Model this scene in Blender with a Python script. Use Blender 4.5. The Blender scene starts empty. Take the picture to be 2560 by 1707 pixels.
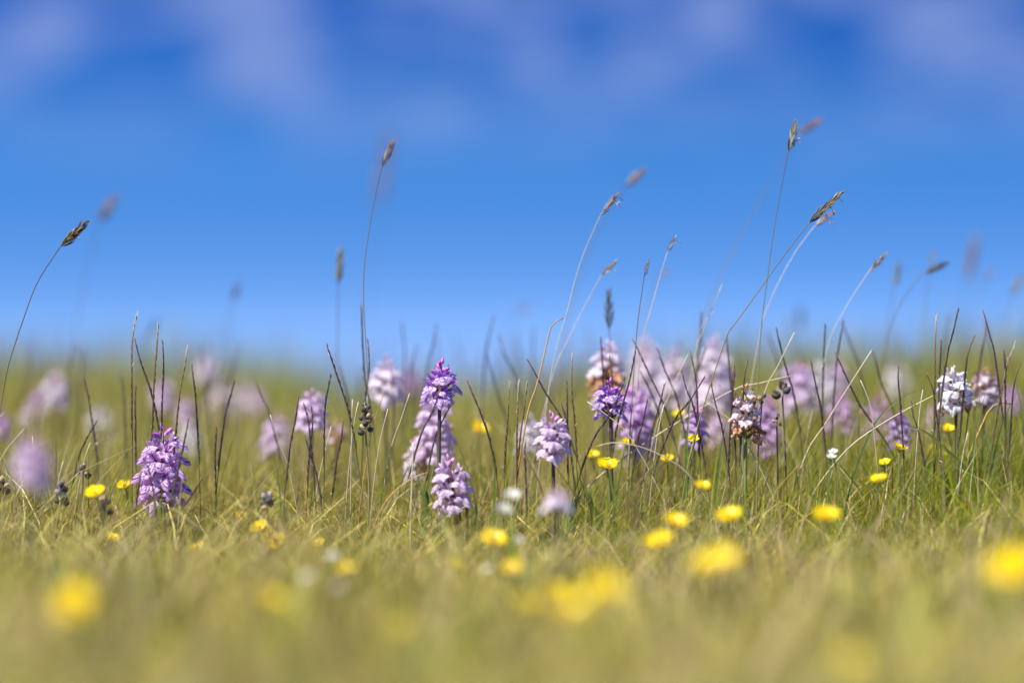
import bpy, math, random
import numpy as np
from mathutils import Vector, Matrix, Euler, noise as mnoise

# ------------------------------------------------------------------ camera, sky, sun, exposure
scene = bpy.context.scene
CAMZ, FPX, CX, CY, FOCUS = 0.165, 85.0 / 36.0 * 2560.0, 1280.0, 853.5, 1.6
cam_d = bpy.data.cameras.new('camera')
cam_d.lens, cam_d.sensor_width = 85.0, 36.0
cam_d.clip_start, cam_d.clip_end = 0.02, 6000.0
cam_d.dof.use_dof = True
cam_d.dof.focus_distance = FOCUS
cam_d.dof.aperture_fstop = 1.8
cam = bpy.data.objects.new('camera', cam_d)
scene.collection.objects.link(cam)
cam.location = (0, 0, CAMZ)
cam.rotation_euler = (math.radians(90), 0, 0)
scene.camera = cam

SUN_EL, SUN_AZ = math.radians(54), math.radians(-128)      # azimuth clockwise from +Y (view direction)
world = bpy.data.worlds.new('World'); scene.world = world; world.use_nodes = True
wn, wl = world.node_tree.nodes, world.node_tree.links
wn.clear()
def W(t, **k):
    n = wn.new(t)
    for a, b in k.items(): setattr(n, a, b)
    return n
def wmath(op, a, b=None, c=None):
    n = W('ShaderNodeMath', operation=op)
    for i, v in enumerate((a, b, c)):
        if v is None: continue
        if isinstance(v, (int, float)): n.inputs[i].default_value = v
        else: wl.new(v, n.inputs[i])
    return n.outputs[0]
w_out = W('ShaderNodeOutputWorld'); w_bg = W('ShaderNodeBackground')
w_tc = W('ShaderNodeTexCoord'); w_sep = W('ShaderNodeSeparateXYZ')
wl.new(w_tc.outputs['Generated'], w_sep.inputs[0])
sky = W('ShaderNodeTexSky', sky_type='NISHITA')
sky.sun_disc = False; sky.sun_elevation = SUN_EL; sky.sun_rotation = SUN_AZ
sky.altitude = 200; sky.air_density = 1.0; sky.dust_density = 0.15; sky.ozone_density = 4.0
# clear northern air: the blue deepens quickly above the horizon
z_up = wmath('ADD', wmath('MULTIPLY', wmath('MAXIMUM', w_sep.outputs[2], 0.002), 5.6), 0.17)
w_comb = W('ShaderNodeCombineXYZ')
wl.new(w_sep.outputs[0], w_comb.inputs[0]); wl.new(w_sep.outputs[1], w_comb.inputs[1]); wl.new(z_up, w_comb.inputs[2])
w_nrm = W('ShaderNodeVectorMath', operation='NORMALIZE'); wl.new(w_comb.outputs[0], w_nrm.inputs[0])
wl.new(w_nrm.outputs[0], sky.inputs[0])
w_hsv = W('ShaderNodeHueSaturation'); w_hsv.inputs['Saturation'].default_value = 1.22; w_hsv.inputs['Hue'].default_value = 0.505
wl.new(sky.outputs[0], w_hsv.inputs['Color'])
# thin drifting clouds, stretched along the horizon
w_map = W('ShaderNodeMapping'); w_map.inputs['Scale'].default_value = (19.0, 19.0, 40.0); w_map.inputs['Location'].default_value = (3.1, 0.4, 1.75)
wl.new(w_tc.outputs['Generated'], w_map.inputs[0])
w_noi = W('ShaderNodeTexNoise'); w_noi.inputs['Scale'].default_value = 1.0; w_noi.inputs['Detail'].default_value = 6.0; w_noi.inputs['Roughness'].default_value = 0.62; w_noi.inputs['Distortion'].default_value = 0.6; w_map.inputs['Rotation'].default_value = (0, math.radians(14), 0)
wl.new(w_map.outputs[0], w_noi.inputs['Vector'])
w_r = W('ShaderNodeMapRange'); w_r.interpolation_type = 'SMOOTHSTEP'
w_r.inputs[1].default_value = 0.41; w_r.inputs[2].default_value = 0.66
wl.new(w_noi.outputs[0], w_r.inputs[0])
w_el = W('ShaderNodeMapRange'); w_el.interpolation_type = 'SMOOTHSTEP'
w_el.inputs[1].default_value = 0.060; w_el.inputs[2].default_value = 0.120
wl.new(w_sep.outputs[2], w_el.inputs[0])
w_cf = wmath('MULTIPLY', wmath('MULTIPLY', w_r.outputs[0], w_el.outputs[0]), 0.68)
w_mix = W('ShaderNodeMix', data_type='RGBA')
w_rmp = W('ShaderNodeValToRGB'); e = w_rmp.color_ramp.elements      # pale near the horizon, a deep clear blue above
e[0].position, e[0].color = 0.0, (.80, .66, .72, 1); e[1].position, e[1].color = 0.6, (.60, .90, .98, 1)
q = e.new(1.0); q.color = (.12, .50, .82, 1)
w_er = W('ShaderNodeMapRange'); w_er.inputs[1].default_value = -0.01; w_er.inputs[2].default_value = 0.14
wl.new(w_sep.outputs[2], w_er.inputs[0]); wl.new(w_er.outputs[0], w_rmp.inputs[0])
w_tint = W('ShaderNodeMix', data_type='RGBA', blend_type='MULTIPLY'); w_tint.inputs[0].default_value = 1.0
wl.new(w_hsv.outputs[0], w_tint.inputs[6]); wl.new(w_rmp.outputs[0], w_tint.inputs[7])
wl.new(w_cf, w_mix.inputs[0]); wl.new(w_tint.outputs[2], w_mix.inputs[6])
w_mix.inputs[7].default_value = (1.45, 1.8, 3.3, 1)
wl.new(w_mix.outputs[2], w_bg.inputs[0])
w_bg.inputs[1].default_value = 0.122
wl.new(w_bg.outputs[0], w_out.inputs[0])

sun_d = bpy.data.lights.new('sun', 'SUN'); sun_d.energy = 4.4; sun_d.angle = math.radians(0.53); sun_d.color = (1.0, 0.95, 0.83)
sun = bpy.data.objects.new('sun', sun_d); scene.collection.objects.link(sun)
sdir = Vector((math.sin(SUN_AZ) * math.cos(SUN_EL), math.cos(SUN_AZ) * math.cos(SUN_EL), math.sin(SUN_EL)))
sun.rotation_euler = sdir.to_track_quat('Z', 'Y').to_euler()
sun.location = (-2, -2, 4)
vs = scene.view_settings
vs.view_transform = 'Standard'; vs.look = 'None'; vs.exposure = 1.0; vs.gamma = 1.0; vs.use_curve_mapping = False
scene.cycles.use_denoising = True
scene.cycles.max_bounces = 8; scene.cycles.transparent_max_bounces = 4
scene.cycles.sample_clamp_indirect = 6.0

rnd = random.Random(11)
rng = np.random.default_rng(7)
COL = scene.collection

# ------------------------------------------------------------------ helpers
def tag(o, label=None, cat=None, group=None, kind=None):
    if label: o['label'] = label
    if cat: o['category'] = cat
    if group: o['group'] = group
    if kind: o['kind'] = kind
    return o
def empty(name, loc):
    o = bpy.data.objects.new(name, None); COL.objects.link(o)
    o.location = loc; o.empty_display_size = 0.01
    return o
def link(name, me, parent=None, loc=(0, 0, 0), rot=(0, 0, 0), sc=1.0):
    o = bpy.data.objects.new(name, me); COL.objects.link(o)
    if parent: o.parent = parent
    o.location = loc; o.rotation_euler = rot
    o.scale = (sc, sc, sc) if isinstance(sc, (int, float)) else sc
    return o
def sstep(a, b, x):
    t = np.clip((x - a) / (b - a), 0, 1); return t * t * (3 - 2 * t)
def ground(x, y):
    x = np.asarray(x, float); y = np.asarray(y, float)
    amp = np.interp(x, [-3, -.5, -.32, -.22, -.02, .08, .22, .5, 3], [.070, .068, .063, .040, .034, .050, .070, .084, .085])
    rise = sstep(1.38, 2.35, y)
    fall = np.where(y > 2.3, 0.022 * np.minimum(y - 2.3, 2.0) ** 2 + 0.07 * np.maximum(y - 4.3, 0), 0)
    bumps = 0.006 * np.sin(x * 9 + y * 4.1 + .6) * np.sin(y * 7.3 - x * 3.3) + 0.003 * np.sin(x * 31 + 1.3) * np.sin(y * 27 + x * 6)
    right = 0.012 * sstep(0.15, 0.5, x) * (1 - rise)
    return amp * rise - fall + bumps * np.clip(6 - y, 0, 1) * (1 + .8 * rise) + right
def gz(x, y): return float(ground(x, y))
def P(px, py, d): return Vector(((px - CX) / FPX * d, d, CAMZ - (py - CY) / FPX * d))

class MB:
    def __init__(s): s.v, s.f, s.uv, s.mi = [], [], [], []
    def add(s, vs, fs, uvs=None, mi=0):
        o = len(s.v)
        s.v += [tuple(p) for p in vs]; s.uv += (uvs or [(0.5, 0.5)] * len(vs))
        for f in fs: s.f.append(tuple(i + o for i in f)); s.mi.append(mi)
        return s
    def tube(s, pts, rad, n=5, mi=0, cap=True):
        pts = [Vector(p) for p in pts]; vs, fs, uv = [], [], []
        up = Vector((0.3, 1, 0.1))
        for i, p in enumerate(pts):
            t = (pts[min(i + 1, len(pts) - 1)] - pts[max(i - 1, 0)]).normalized()
            a = t.cross(up).normalized(); b = t.cross(a)
            r = rad[i] if isinstance(rad, (list, tuple)) else rad
            for k in range(n):
                q = 2 * math.pi * k / n
                vs.append(p + (a * math.cos(q) + b * math.sin(q)) * r); uv.append((k / n, i / (len(pts) - 1)))
        for i in range(len(pts) - 1):
            for k in range(n):
                k2 = (k + 1) % n
                fs.append((i * n + k, i * n + k2, (i + 1) * n + k2, (i + 1) * n + k))
        if cap: fs.append(tuple((len(pts) - 1) * n + k for k in range(n)))
        return s.add(vs, fs, uv, mi)
    def leaf(s, M, L, wd, bend=0.0, cup=0.2, nu=2, nv=5, tipw=0.0, power=0.75, wave=0.0, mi=0, seed=0, peak=.42):
        # blade along local +Y, normal +Z, bent upward by `bend` radians over its length
        vs, uv, fs = [], [], []
        y = z = 0.0; r = random.Random(seed)
        for j in range(nv + 1):
            t = j / nv
            if j: 
                a = bend * (t - .5 / nv); y += math.cos(a) * L / nv; z += math.sin(a) * L / nv
            w = wd * .5 * max(tipw * t, (math.sin(math.pi * t ** (math.log(.5) / math.log(peak))) if 0 < t < 1 else 0) ** power)
            if j == 0: w = wd * .12
            for i in range(2 * nu + 1):
                u = (i - nu) / nu
                vs.append(M @ Vector((u * w, y, z + cup * w * u * u + wave * wd * math.sin(5.1 * u + 9 * t + seed) * t)))
                uv.append((u * .5 + .5, t))
        m = 2 * nu + 1
        for j in range(nv):
            for i in range(m - 1):
                fs.append((j * m + i, j * m + i + 1, (j + 1) * m + i + 1, (j + 1) * m + i))
        return s.add(vs, fs, uv, mi)
    def spindle(s, M, L, w, n=5, mi=0, prof=((0, .25), (.25, .9), (.5, 1), (.78, .55), (1, .04))):
        pts, vs, fs, uv = prof, [], [], []
        for j, (t, r) in enumerate(pts):
            for k in range(n):
                q = 2 * math.pi * k / n
                vs.append(M @ Vector((math.cos(q) * r * w / 2, t * L, math.sin(q) * r * w / 2))); uv.append((k / n, t))
        for j in range(len(pts) - 1):
            for k in range(n):
                k2 = (k + 1) % n
                fs.append((j * n + k, j * n + k2, (j + 1) * n + k2, (j + 1) * n + k))
        fs.append(tuple(range(n))); fs.append(tuple((len(pts) - 1) * n + k for k in range(n)))
        return s.add(vs, fs, uv, mi)
    def mesh(s, name, mats, smooth=True):
        me = bpy.data.meshes.new(name); me.from_pydata(s.v, [], s.f)
        lay = me.uv_layers.new(name='UVMap')
        li = np.empty(len(me.loops), np.int32); me.loops.foreach_get('vertex_index', li)
        lay.data.foreach_set('uv', np.asarray(s.uv, np.float32)[li].ravel())
        for m in (mats if isinstance(mats, (list, tuple)) else [mats]): me.materials.append(m)
        me.polygons.foreach_set('material_index', s.mi)
        if smooth: me.polygons.foreach_set('use_smooth', [True] * len(me.polygons))
        me.update(); return me

# ------------------------------------------------------------------ materials
class NT:
    def __init__(s, name):
        s.m = bpy.data.materials.new(name); s.m.use_nodes = True
        s.n, s.l = s.m.node_tree.nodes, s.m.node_tree.links; s.n.clear()
        s.out = s.n.new('ShaderNodeOutputMaterial')
    def node(s, t, ins=None, **k):
        n = s.n.new(t)
        for a, b in k.items(): setattr(n, a, b)
        for i, v in (ins or {}).items(): s.put(n, i, v)
        return n
    def put(s, n, i, v):
        if hasattr(v, 'is_output'): s.l.new(v, n.inputs[i])
        else: n.inputs[i].default_value = v
    def math(s, op, a, b=0.0, c=0.0, clamp=False):
        n = s.node('ShaderNodeMath', {0: a, 1: b, 2: c}, operation=op); n.use_clamp = clamp; return n.outputs[0]
    def mix(s, f, a, b):
        n = s.node('ShaderNodeMix', {0: f, 6: a, 7: b}, data_type='RGBA'); return n.outputs[2]
    def ramp(s, v, a, b, lo=0.0, hi=1.0):
        n = s.node('ShaderNodeMapRange', {0: v, 1: a, 2: b, 3: lo, 4: hi}); n.interpolation_type = 'SMOOTHSTEP'; return n.outputs[0]
    def finish(s, col, rough=0.5, spec=0.3, trans=0.0, bump=None, bdist=0.0005):
        p = s.node('ShaderNodeBsdfPrincipled', {'Base Color': col, 'Roughness': rough, 'Specular IOR Level': spec})
        if bump is not None:
            b = s.node('ShaderNodeBump', {'Height': bump, 'Strength': 0.6, 'Distance': bdist}); s.l.new(b.outputs[0], p.inputs['Normal'])
        o = p.outputs[0]
        if trans:
            t = s.node('ShaderNodeBsdfTranslucent', {'Color': col})
            x = s.node('ShaderNodeMixShader', {0: trans}); s.l.new(o, x.inputs[1]); s.l.new(t.outputs[0], x.inputs[2]); o = x.outputs[0]
        s.l.new(o, s.out.inputs[0]); return s.m
def C(r, g, b): return (r, g, b, 1.0)

def mat_petal(name, base, edge, trans=0.4, vein=0.35, rough=.5):
    t = NT(name); uv = t.node('ShaderNodeUVMap'); s = t.node('ShaderNodeSeparateXYZ', {0: uv.outputs[0]})
    n = t.node('ShaderNodeTexNoise', {'Vector': uv.outputs[0], 'Scale': 3.0, 'Detail': 3.0})
    oi = t.node('ShaderNodeObjectInfo')
    w = t.math('SINE', t.math('ADD', t.math('MULTIPLY', s.outputs[0], 34.0), t.math('MULTIPLY', n.outputs[0], 5.0)))
    v = t.math('MULTIPLY', t.ramp(w, .3, 1.0), vein)
    c = t.mix(t.ramp(s.outputs[1], .25, 1.0), base, edge)
    dark = t.node('ShaderNodeHueSaturation', {'Color': base, 'Saturation': 1.25, 'Value': .6}).outputs[0]
    c = t.mix(v, c, dark)
    val = t.math('ADD', t.math('MULTIPLY', oi.outputs['Random'], .34), .83)
    c = t.node('ShaderNodeHueSaturation', {'Color': c, 'Value': val, 'Saturation': 1.05}).outputs[0]
    return t.finish(c, rough, .35, trans, n.outputs[0], .0004)
def mat_lip(name, ground_c, mark, edge, brown=0.0, trans=0.48, strength=1.0):
    t = NT(name); uv = t.node('ShaderNodeUVMap'); s = t.node('ShaderNodeSeparateXYZ', {0: uv.outputs[0]})
    oi = t.node('ShaderNodeObjectInfo')
    u = t.math('MULTIPLY_ADD', s.outputs[0], 2.0, -1.0); v = s.outputs[1]
    wob = t.node('ShaderNodeTexNoise', {'Vector': uv.outputs[0], 'Scale': 7.0, 'Detail': 2.0, 'W': oi.outputs['Random']}, noise_dimensions='4D')
    wv = t.math('MULTIPLY_ADD', wob.outputs[0], .5, -.25)
    uu = t.math('ABSOLUTE', u)
    def ring(cu, cv, ru, rv, th):
        a = t.math('DIVIDE', t.math('SUBTRACT', uu, cu), ru); b = t.math('DIVIDE', t.math('SUBTRACT', v, cv), rv)
        e = t.math('SQRT', t.math('ADD', t.math('MULTIPLY', a, a), t.math('MULTIPLY', b, b)))
        e = t.math('ABSOLUTE', t.math('ADD', t.math('SUBTRACT', e, 1.0), wv))
        return t.ramp(e, th, th * .45)
    m = t.math('MAXIMUM', ring(0, .5, .34, .3, .19), ring(.62, .45, .3, .28, .19))
    m = t.math('MAXIMUM', m, ring(.0, .45, .13, .14, .3))
    m = t.math('MULTIPLY', m, t.ramp(wob.outputs[0], .28, .42))
    sc = t.node('ShaderNodeVectorMath', {0: uv.outputs[0], 1: (9.0, 5.5, 1)}, operation='MULTIPLY')
    vor = t.node('ShaderNodeTexVoronoi', {'Vector': sc.outputs[0], 'Scale': 1.5, 'Randomness': .9, 'W': oi.outputs['Random']}, voronoi_dimensions='4D')
    dots = t.math('MULTIPLY', t.ramp(vor.outputs['Distance'], .40, .28), t.ramp(v, .45, .62))
    dots = t.math('MULTIPLY', dots, t.ramp(v, .99, .9))
    m = t.math('MULTIPLY', t.math('MAXIMUM', m, dots), strength)
    base = t.mix(t.math('MULTIPLY', t.ramp(v, .75, 1.0), .8), ground_c, edge)
    base = t.mix(t.ramp(v, .22, .02), base, mark)
    c = t.mix(m, base, mark)
    if brown:
        nb = t.node('ShaderNodeTexNoise', {'Vector': uv.outputs[0], 'Scale': 2.3, 'Detail': 4.0, 'W': oi.outputs['Random']}, noise_dimensions='4D')
        f = t.math('ADD', nb.outputs[0], t.math('MULTIPLY', v, .22))
        c = t.mix(t.ramp(f, .74 - brown * .35, .80 - brown * .3), c, C(.42, .15, .035))
    c = t.node('ShaderNodeHueSaturation', {'Color': c, 'Value': t.math('MULTIPLY_ADD', oi.outputs['Random'], .2, .9)}).outputs[0]
    return t.finish(c, .5, .3, trans, wob.outputs[0], .0003)
def mat_noise(name, a, b, scale=400.0, rough=.55, spec=.25, trans=0.0, c3=None, lo=.38, hi=.62, bump=True, obj_var=0.0):
    t = NT(name); tc = t.node('ShaderNodeTexCoord'); oi = t.node('ShaderNodeObjectInfo')
    n = t.node('ShaderNodeTexNoise', {'Vector': tc.outputs['Object'], 'Scale': scale, 'Detail': 4.0})
    c = t.mix(t.ramp(n.outputs[0], lo, hi), a, b)
    if c3:
        n2 = t.node('ShaderNodeTexNoise', {'Vector': tc.outputs['Object'], 'Scale': scale * .37, 'Detail': 3.0})
        c = t.mix(t.ramp(n2.outputs[0], .55, .68), c, c3)
    if obj_var:
        c = t.node('ShaderNodeHueSaturation', {'Color': c, 'Value': t.math('MULTIPLY_ADD', oi.outputs['Random'], obj_var, 1 - obj_var * .5)}).outputs[0]
    return t.finish(c, rough, spec, trans, n.outputs[0] if bump else None)
def mat_length(name, stops, rough=.5, spec=.3, trans=0.0, scale=900.0):
    # colour along the UV length of a stem
    t = NT(name); uv = t.node('ShaderNodeUVMap'); s = t.node('ShaderNodeSeparateXYZ', {0: uv.outputs[0]})
    tc = t.node('ShaderNodeTexCoord'); oi = t.node('ShaderNodeObjectInfo')
    n = t.node('ShaderNodeTexNoise', {'Vector': tc.outputs['Object'], 'Scale': scale, 'Detail': 3.0})
    f = t.math('ADD', s.outputs[1], t.math('MULTIPLY_ADD', n.outputs[0], .24, -.12))
    f = t.math('ADD', f, t.math('MULTIPLY_ADD', oi.outputs['Random'], .2, -.1))
    r = t.node('ShaderNodeValToRGB', {0: f}); e = r.color_ramp.elements
    while len(e) < len(stops): e.new(.5)
    for i, (p, c) in enumerate(stops): e[i].position = p; e[i].color = c
    c = t.node('ShaderNodeHueSaturation', {'Color': r.outputs[0], 'Value': t.math('MULTIPLY_ADD', n.outputs[0], .8, .6)}).outputs[0]
    return t.finish(c, rough, spec, trans)

def mat_grass(name, trans=.5, rough=.45):
    t = NT(name); a = t.node('ShaderNodeAttribute', attribute_name='Col')
    return t.finish(a.outputs[0], rough, .18, trans)
M_GRASS = mat_grass('grass_blades'); M_LITTER = mat_grass('dry_blades', .25, .6)
M_SOIL = mat_noise('turf_soil', C(.035, .032, .014), C(.075, .06, .03), 60.0, .9, .1, c3=C(.05, .065, .018))

PAL = {
 'mauve': (mat_petal('petal_mauve', C(.73, .42, .78), C(.84, .64, .89)), mat_lip('lip_mauve', C(.83, .66, .88), C(.24, .02, .36), C(.60, .26, .72)), C(.46, .10, .50)),
 'purple': (mat_petal('petal_purple', C(.44, .16, .62), C(.60, .36, .80)), mat_lip('lip_purple', C(.78, .62, .88), C(.17, .03, .42), C(.66, .42, .82)), C(.46, .10, .42)),
 'lilac': (mat_petal('petal_lilac', C(.77, .56, .77), C(.87, .74, .88)), mat_lip('lip_lilac', C(.87, .76, .89), C(.42, .14, .52), C(.78, .58, .84), strength=.8), C(.60, .24, .48)),
 'pale': (mat_petal('petal_pale', C(.82, .66, .78), C(.90, .82, .89)), mat_lip('lip_pale', C(.91, .86, .91), C(.52, .26, .56), C(.86, .76, .88), strength=.6), C(.68, .36, .48)),
 'white': (mat_petal('petal_white', C(.82, .74, .82), C(.90, .87, .91)), mat_lip('lip_white', C(.94, .93, .95), C(.62, .42, .66), C(.90, .86, .92), strength=.4), C(.76, .55, .62)),
 'withered': (mat_lip('petal_withered', C(.84, .76, .82), C(.55, .32, .50), C(.70, .45, .50), brown=.32, strength=.35), mat_lip('lip_withered', C(.88, .83, .90), C(.55, .28, .60), C(.84, .74, .86), brown=.22, strength=.5), C(.55, .22, .08)),
 'brown': (mat_noise('petal_brown', C(.48, .22, .09), C(.72, .48, .32), 500, .7, trans=.2), mat_noise('lip_brown', C(.40, .16, .06), C(.72, .44, .26), 500, .7, trans=.2), C(.34, .13, .04)),
}
M_BUD = {k: mat_noise('bud_' + k, C(*[c * .8 for c in v[2][:3]]), C(*[min(.9, c * 1.5 + .08) for c in v[2][:3]]), 300, .45, .35, .2) for k, v in PAL.items()}
M_OSTEM = mat_length('orchid_stem', [(0, C(.10, .15, .04)), (.5, C(.12, .12, .045)), (.75, C(.075, .04, .045)), (1, C(.12, .05, .08))], .5, .35)
M_GSTEM = mat_length('orchid_stem_green', [(0, C(.12, .17, .05)), (.6, C(.17, .21, .06)), (1, C(.22, .26, .09))], .5, .35)
M_OVARY = mat_noise('ovary', C(.12, .05, .07), C(.16, .13, .05), 250)
M_OLEAF = mat_noise('orchid_leaf', C(.07, .14, .03), C(.13, .21, .06), 120, .45, .4, .25)
M_NSTEM = mat_length('mat_grass_stem', [(0, C(.22, .28, .04)), (.55, C(.19, .21, .04)), (.85, C(.11, .09, .04)), (1, C(.055, .035, .03))], .4, .4)
M_NSPIKE = mat_length('mat_grass_spike', [(0, C(.10, .10, .04)), (.3, C(.065, .038, .042)), (.75, C(.06, .03, .046)), (1, C(.16, .10, .075))], .4, .45)
M_NPALE = mat_length('mat_grass_spike_pale', [(0, C(.10, .09, .03)), (.4, C(.12, .07, .045)), (.8, C(.26, .17, .10)), (1, C(.45, .38, .27))], .5, .35)
M_ANTHER = mat_noise('anther', C(.8, .76, .7), C(.62, .5, .5), 600)
M_PANTHER = mat_noise('purple_anther', C(.30, .12, .16), C(.5, .3, .26), 600)
M_STALK = mat_length('seed_stalk', [(0, C(.15, .17, .05)), (.45, C(.24, .21, .09)), (.8, C(.14, .12, .06)), (1, C(.10, .05, .05))], .4, .45)
M_STALKP = mat_length('pale_stalk', [(0, C(.30, .27, .14)), (.5, C(.46, .43, .33)), (.8, C(.50, .48, .44)), (1, C(.44, .36, .30))], .35, .5)
SPK = {
 'gold': [mat_noise('spikelet_gold_a', C(.22, .15, .06), C(.42, .30, .14), 500, trans=.2), mat_noise('spikelet_gold_b', C(.10, .065, .03), C(.22, .15, .06), 500, trans=.15), mat_noise('spikelet_gold_c', C(.58, .48, .30), C(.72, .65, .5), 500, trans=.3)],
 'olive': [mat_noise('spikelet_olive_a', C(.20, .15, .06), C(.34, .27, .12), 500, trans=.2), mat_noise('spikelet_olive_b', C(.085, .055, .03), C(.16, .115, .05), 500, trans=.1), mat_noise('spikelet_olive_c', C(.46, .42, .26), C(.66, .6, .46), 500, trans=.3)],
 'pink': [mat_noise('spikelet_pink_a', C(.30, .17, .12), C(.46, .30, .22), 500, trans=.2), mat_noise('spikelet_pink_b', C(.20, .10, .09), C(.32, .19, .14), 500, trans=.2), mat_noise('spikelet_pink_c', C(.62, .52, .42), C(.74, .66, .58), 500, trans=.3)],
 'dark': [mat_noise('spikelet_dark_a', C(.06, .06, .03), C(.12, .11, .045), 500), mat_noise('spikelet_dark_b', C(.035, .03, .025), C(.07, .055, .035), 500), mat_noise('spikelet_dark_c', C(.25, .22, .14), C(.4, .36, .26), 500, trans=.2)],
 'green': [mat_noise('spikelet_green_a', C(.28, .26, .12), C(.42, .38, .22), 500, trans=.2), mat_noise('spikelet_green_b', C(.16, .15, .07), C(.28, .25, .12), 500, trans=.2), mat_noise('spikelet_green_c', C(.5, .5, .36), C(.66, .64, .52), 500, trans=.3)],
}
M_YPET = mat_petal('petal_yellow', C(.86, .62, .005), C(.88, .70, .01), .30, .06, .22)
M_YCEN = mat_noise('stamen_yellow', C(.72, .40, .01), C(.85, .60, .03), 900, .6)
M_YSTEM = mat_length('buttercup_stem', [(0, C(.12, .15, .04)), (1, C(.18, .22, .06))])
M_WPET = mat_petal('petal_small_white', C(.80, .78, .76), C(.88, .87, .86), .4, .1)
M_CAPS = mat_noise('capsule_dark', C(.03, .03, .035), C(.09, .085, .085), 350, .4, .4, c3=C(.16, .15, .10))
M_HUSK = mat_noise('capsule_husk', C(.46, .34, .17), C(.70, .58, .38), 350, .6, trans=.25)
M_HUSKG = mat_noise('capsule_husk_grey', C(.30, .27, .28), C(.55, .52, .52), 350, .6, trans=.2)
M_STRAW = mat_length('straw', [(0, C(.30, .25, .12)), (.5, C(.42, .35, .21)), (1, C(.56, .50, .38))], .4, .4)
M_GOLDST = mat_length('golden_stem', [(0, C(.10, .06, .03)), (.4, C(.40, .22, .06)), (.85, C(.55, .33, .10)), (1, C(.30, .14, .07))], .4, .4)
M_BLADE = mat_length('green_blade', [(0, C(.07, .12, .02)), (.6, C(.10, .17, .03)), (1, C(.22, .21, .07))], .35, .45, .3, 300)

# ------------------------------------------------------------------ ground
def build_ground():
    ys = np.concatenate([np.linspace(-8, 0, 17), np.linspace(0.05, 6, 120), np.geomspace(6.3, 3000, 60)])
    xs = np.concatenate([-np.geomspace(3000, 1.65, 45), np.linspace(-1.6, 1.6, 81), np.geomspace(1.65, 3000, 45)])
    X, Y = np.meshgrid(xs, ys)
    Z = ground(X, Y)
    far = np.maximum(np.abs(X) - 4, 0); Z = Z - 0.035 * far - 0.03 * np.maximum(-Y - 3, 0)
    v = np.stack([X, Y, Z], -1).reshape(-1, 3)
    nx, ny = len(xs), len(ys)
    i = np.arange(ny - 1)[:, None] * nx + np.arange(nx - 1)[None]
    f = np.stack([i, i + 1, i + nx + 1, i + nx], -1).reshape(-1, 4)
    me = bpy.data.meshes.new('ground'); me.from_pydata(v.tolist(), [], f.tolist())
    me.polygons.foreach_set('use_smooth', [True] * len(me.polygons)); me.materials.append(M_SOIL); me.update()
    o = link('ground', me); tag(o, 'mossy brown soil under the meadow turf', kind='structure')
build_ground()

# ------------------------------------------------------------------ grass sward (stuff)
GREEN = np.array([[.23, .32, .005], [.30, .355, .006], [.38, .415, .010], [.11, .19, .004], [.32, .34, .006]])
DRY = np.array([[.58, .48, .10], [.66, .57, .20], [.42, .31, .08], [.52, .41, .24], [.28, .18, .11]])
def lownoise(x, y, f, s):
    return (np.sin(x * f + s) * np.sin(y * f * .83 + 2.1 * s) + .6 * np.sin(x * f * 2.3 + y * f * 1.7 + s * 3.3) + .4 * np.sin(y * f * 3.1 - x * f * 2.9 + s)) / 2.0
def blades(name, x, y, H, lean, phi, w, col, tip, mat, label, nseg=3, base_dz=-0.004):
    n = len(x); z0 = ground(x, y) + base_dz
    ts = np.linspace(0, 1, nseg + 1)
    dx, dy = np.cos(phi), np.sin(phi)
    # the flat of a blade faces anywhere
    psi = rng.uniform(0, math.pi, n); wx, wy = np.cos(psi), np.sin(psi)
    V, CC = [], []
    for k, t in enumerate(ts):
        off = H * lean * t ** 1.7
        up = H * t * np.sqrt(np.clip(1 - (lean * t) ** 2 * .45, .05, 1))
        px, py, pz = x + dx * off, y + dy * off, z0 + up
        ww = w * (1.0 - .62 * t) * .5
        c = col * (1 - .0 * t) + (tip - col) * (t ** 2.2)[..., None] if np.ndim(t) else col + (tip - col) * t ** 2.2
        if k < nseg:
            V += [np.stack([px - wx * ww, py - wy * ww, pz], -1), np.stack([px + wx * ww, py + wy * ww, pz], -1)]; CC += [c, c]
        else: V.append(np.stack([px, py, pz], -1)); CC.append(c)
    V = np.stack(V, 1); CC = np.stack(CC, 1); m = V.shape[1]
    base = (np.arange(n) * m)[:, None]
    quads = np.concatenate([base + np.array([2 * k, 2 * k + 1, 2 * k + 3, 2 * k + 2]) for k in range(nseg - 1)], 1)
    tri = base + np.array([2 * nseg - 2, 2 * nseg - 1, 2 * nseg])
    loops = np.concatenate([quads, tri], 1).ravel().astype(np.int32)
    per = np.array([4] * (nseg - 1) + [3]); tot = np.tile(per, n).astype(np.int32)
    start = np.concatenate([[0], np.cumsum(tot)[:-1]]).astype(np.int32)
    me = bpy.data.meshes.new(name)
    me.vertices.add(n * m); me.vertices.foreach_set('co', V.astype(np.float32).ravel())
    me.loops.add(len(loops)); me.loops.foreach_set('vertex_index', loops)
    me.polygons.add(len(tot)); me.polygons.foreach_set('loop_start', start); me.polygons.foreach_set('loop_total', tot)
    a = me.attributes.new('Col', 'FLOAT_COLOR', 'POINT')
    a.data.foreach_set('color', np.concatenate([CC, np.ones(CC.shape[:2] + (1,))], -1).astype(np.float32).ravel())
    me.polygons.foreach_set('use_smooth', np.ones(len(tot), bool))
    me.materials.append(mat); me.update(calc_edges=True)
    o = link(name, me); tag(o, label, kind='stuff'); return o
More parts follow.
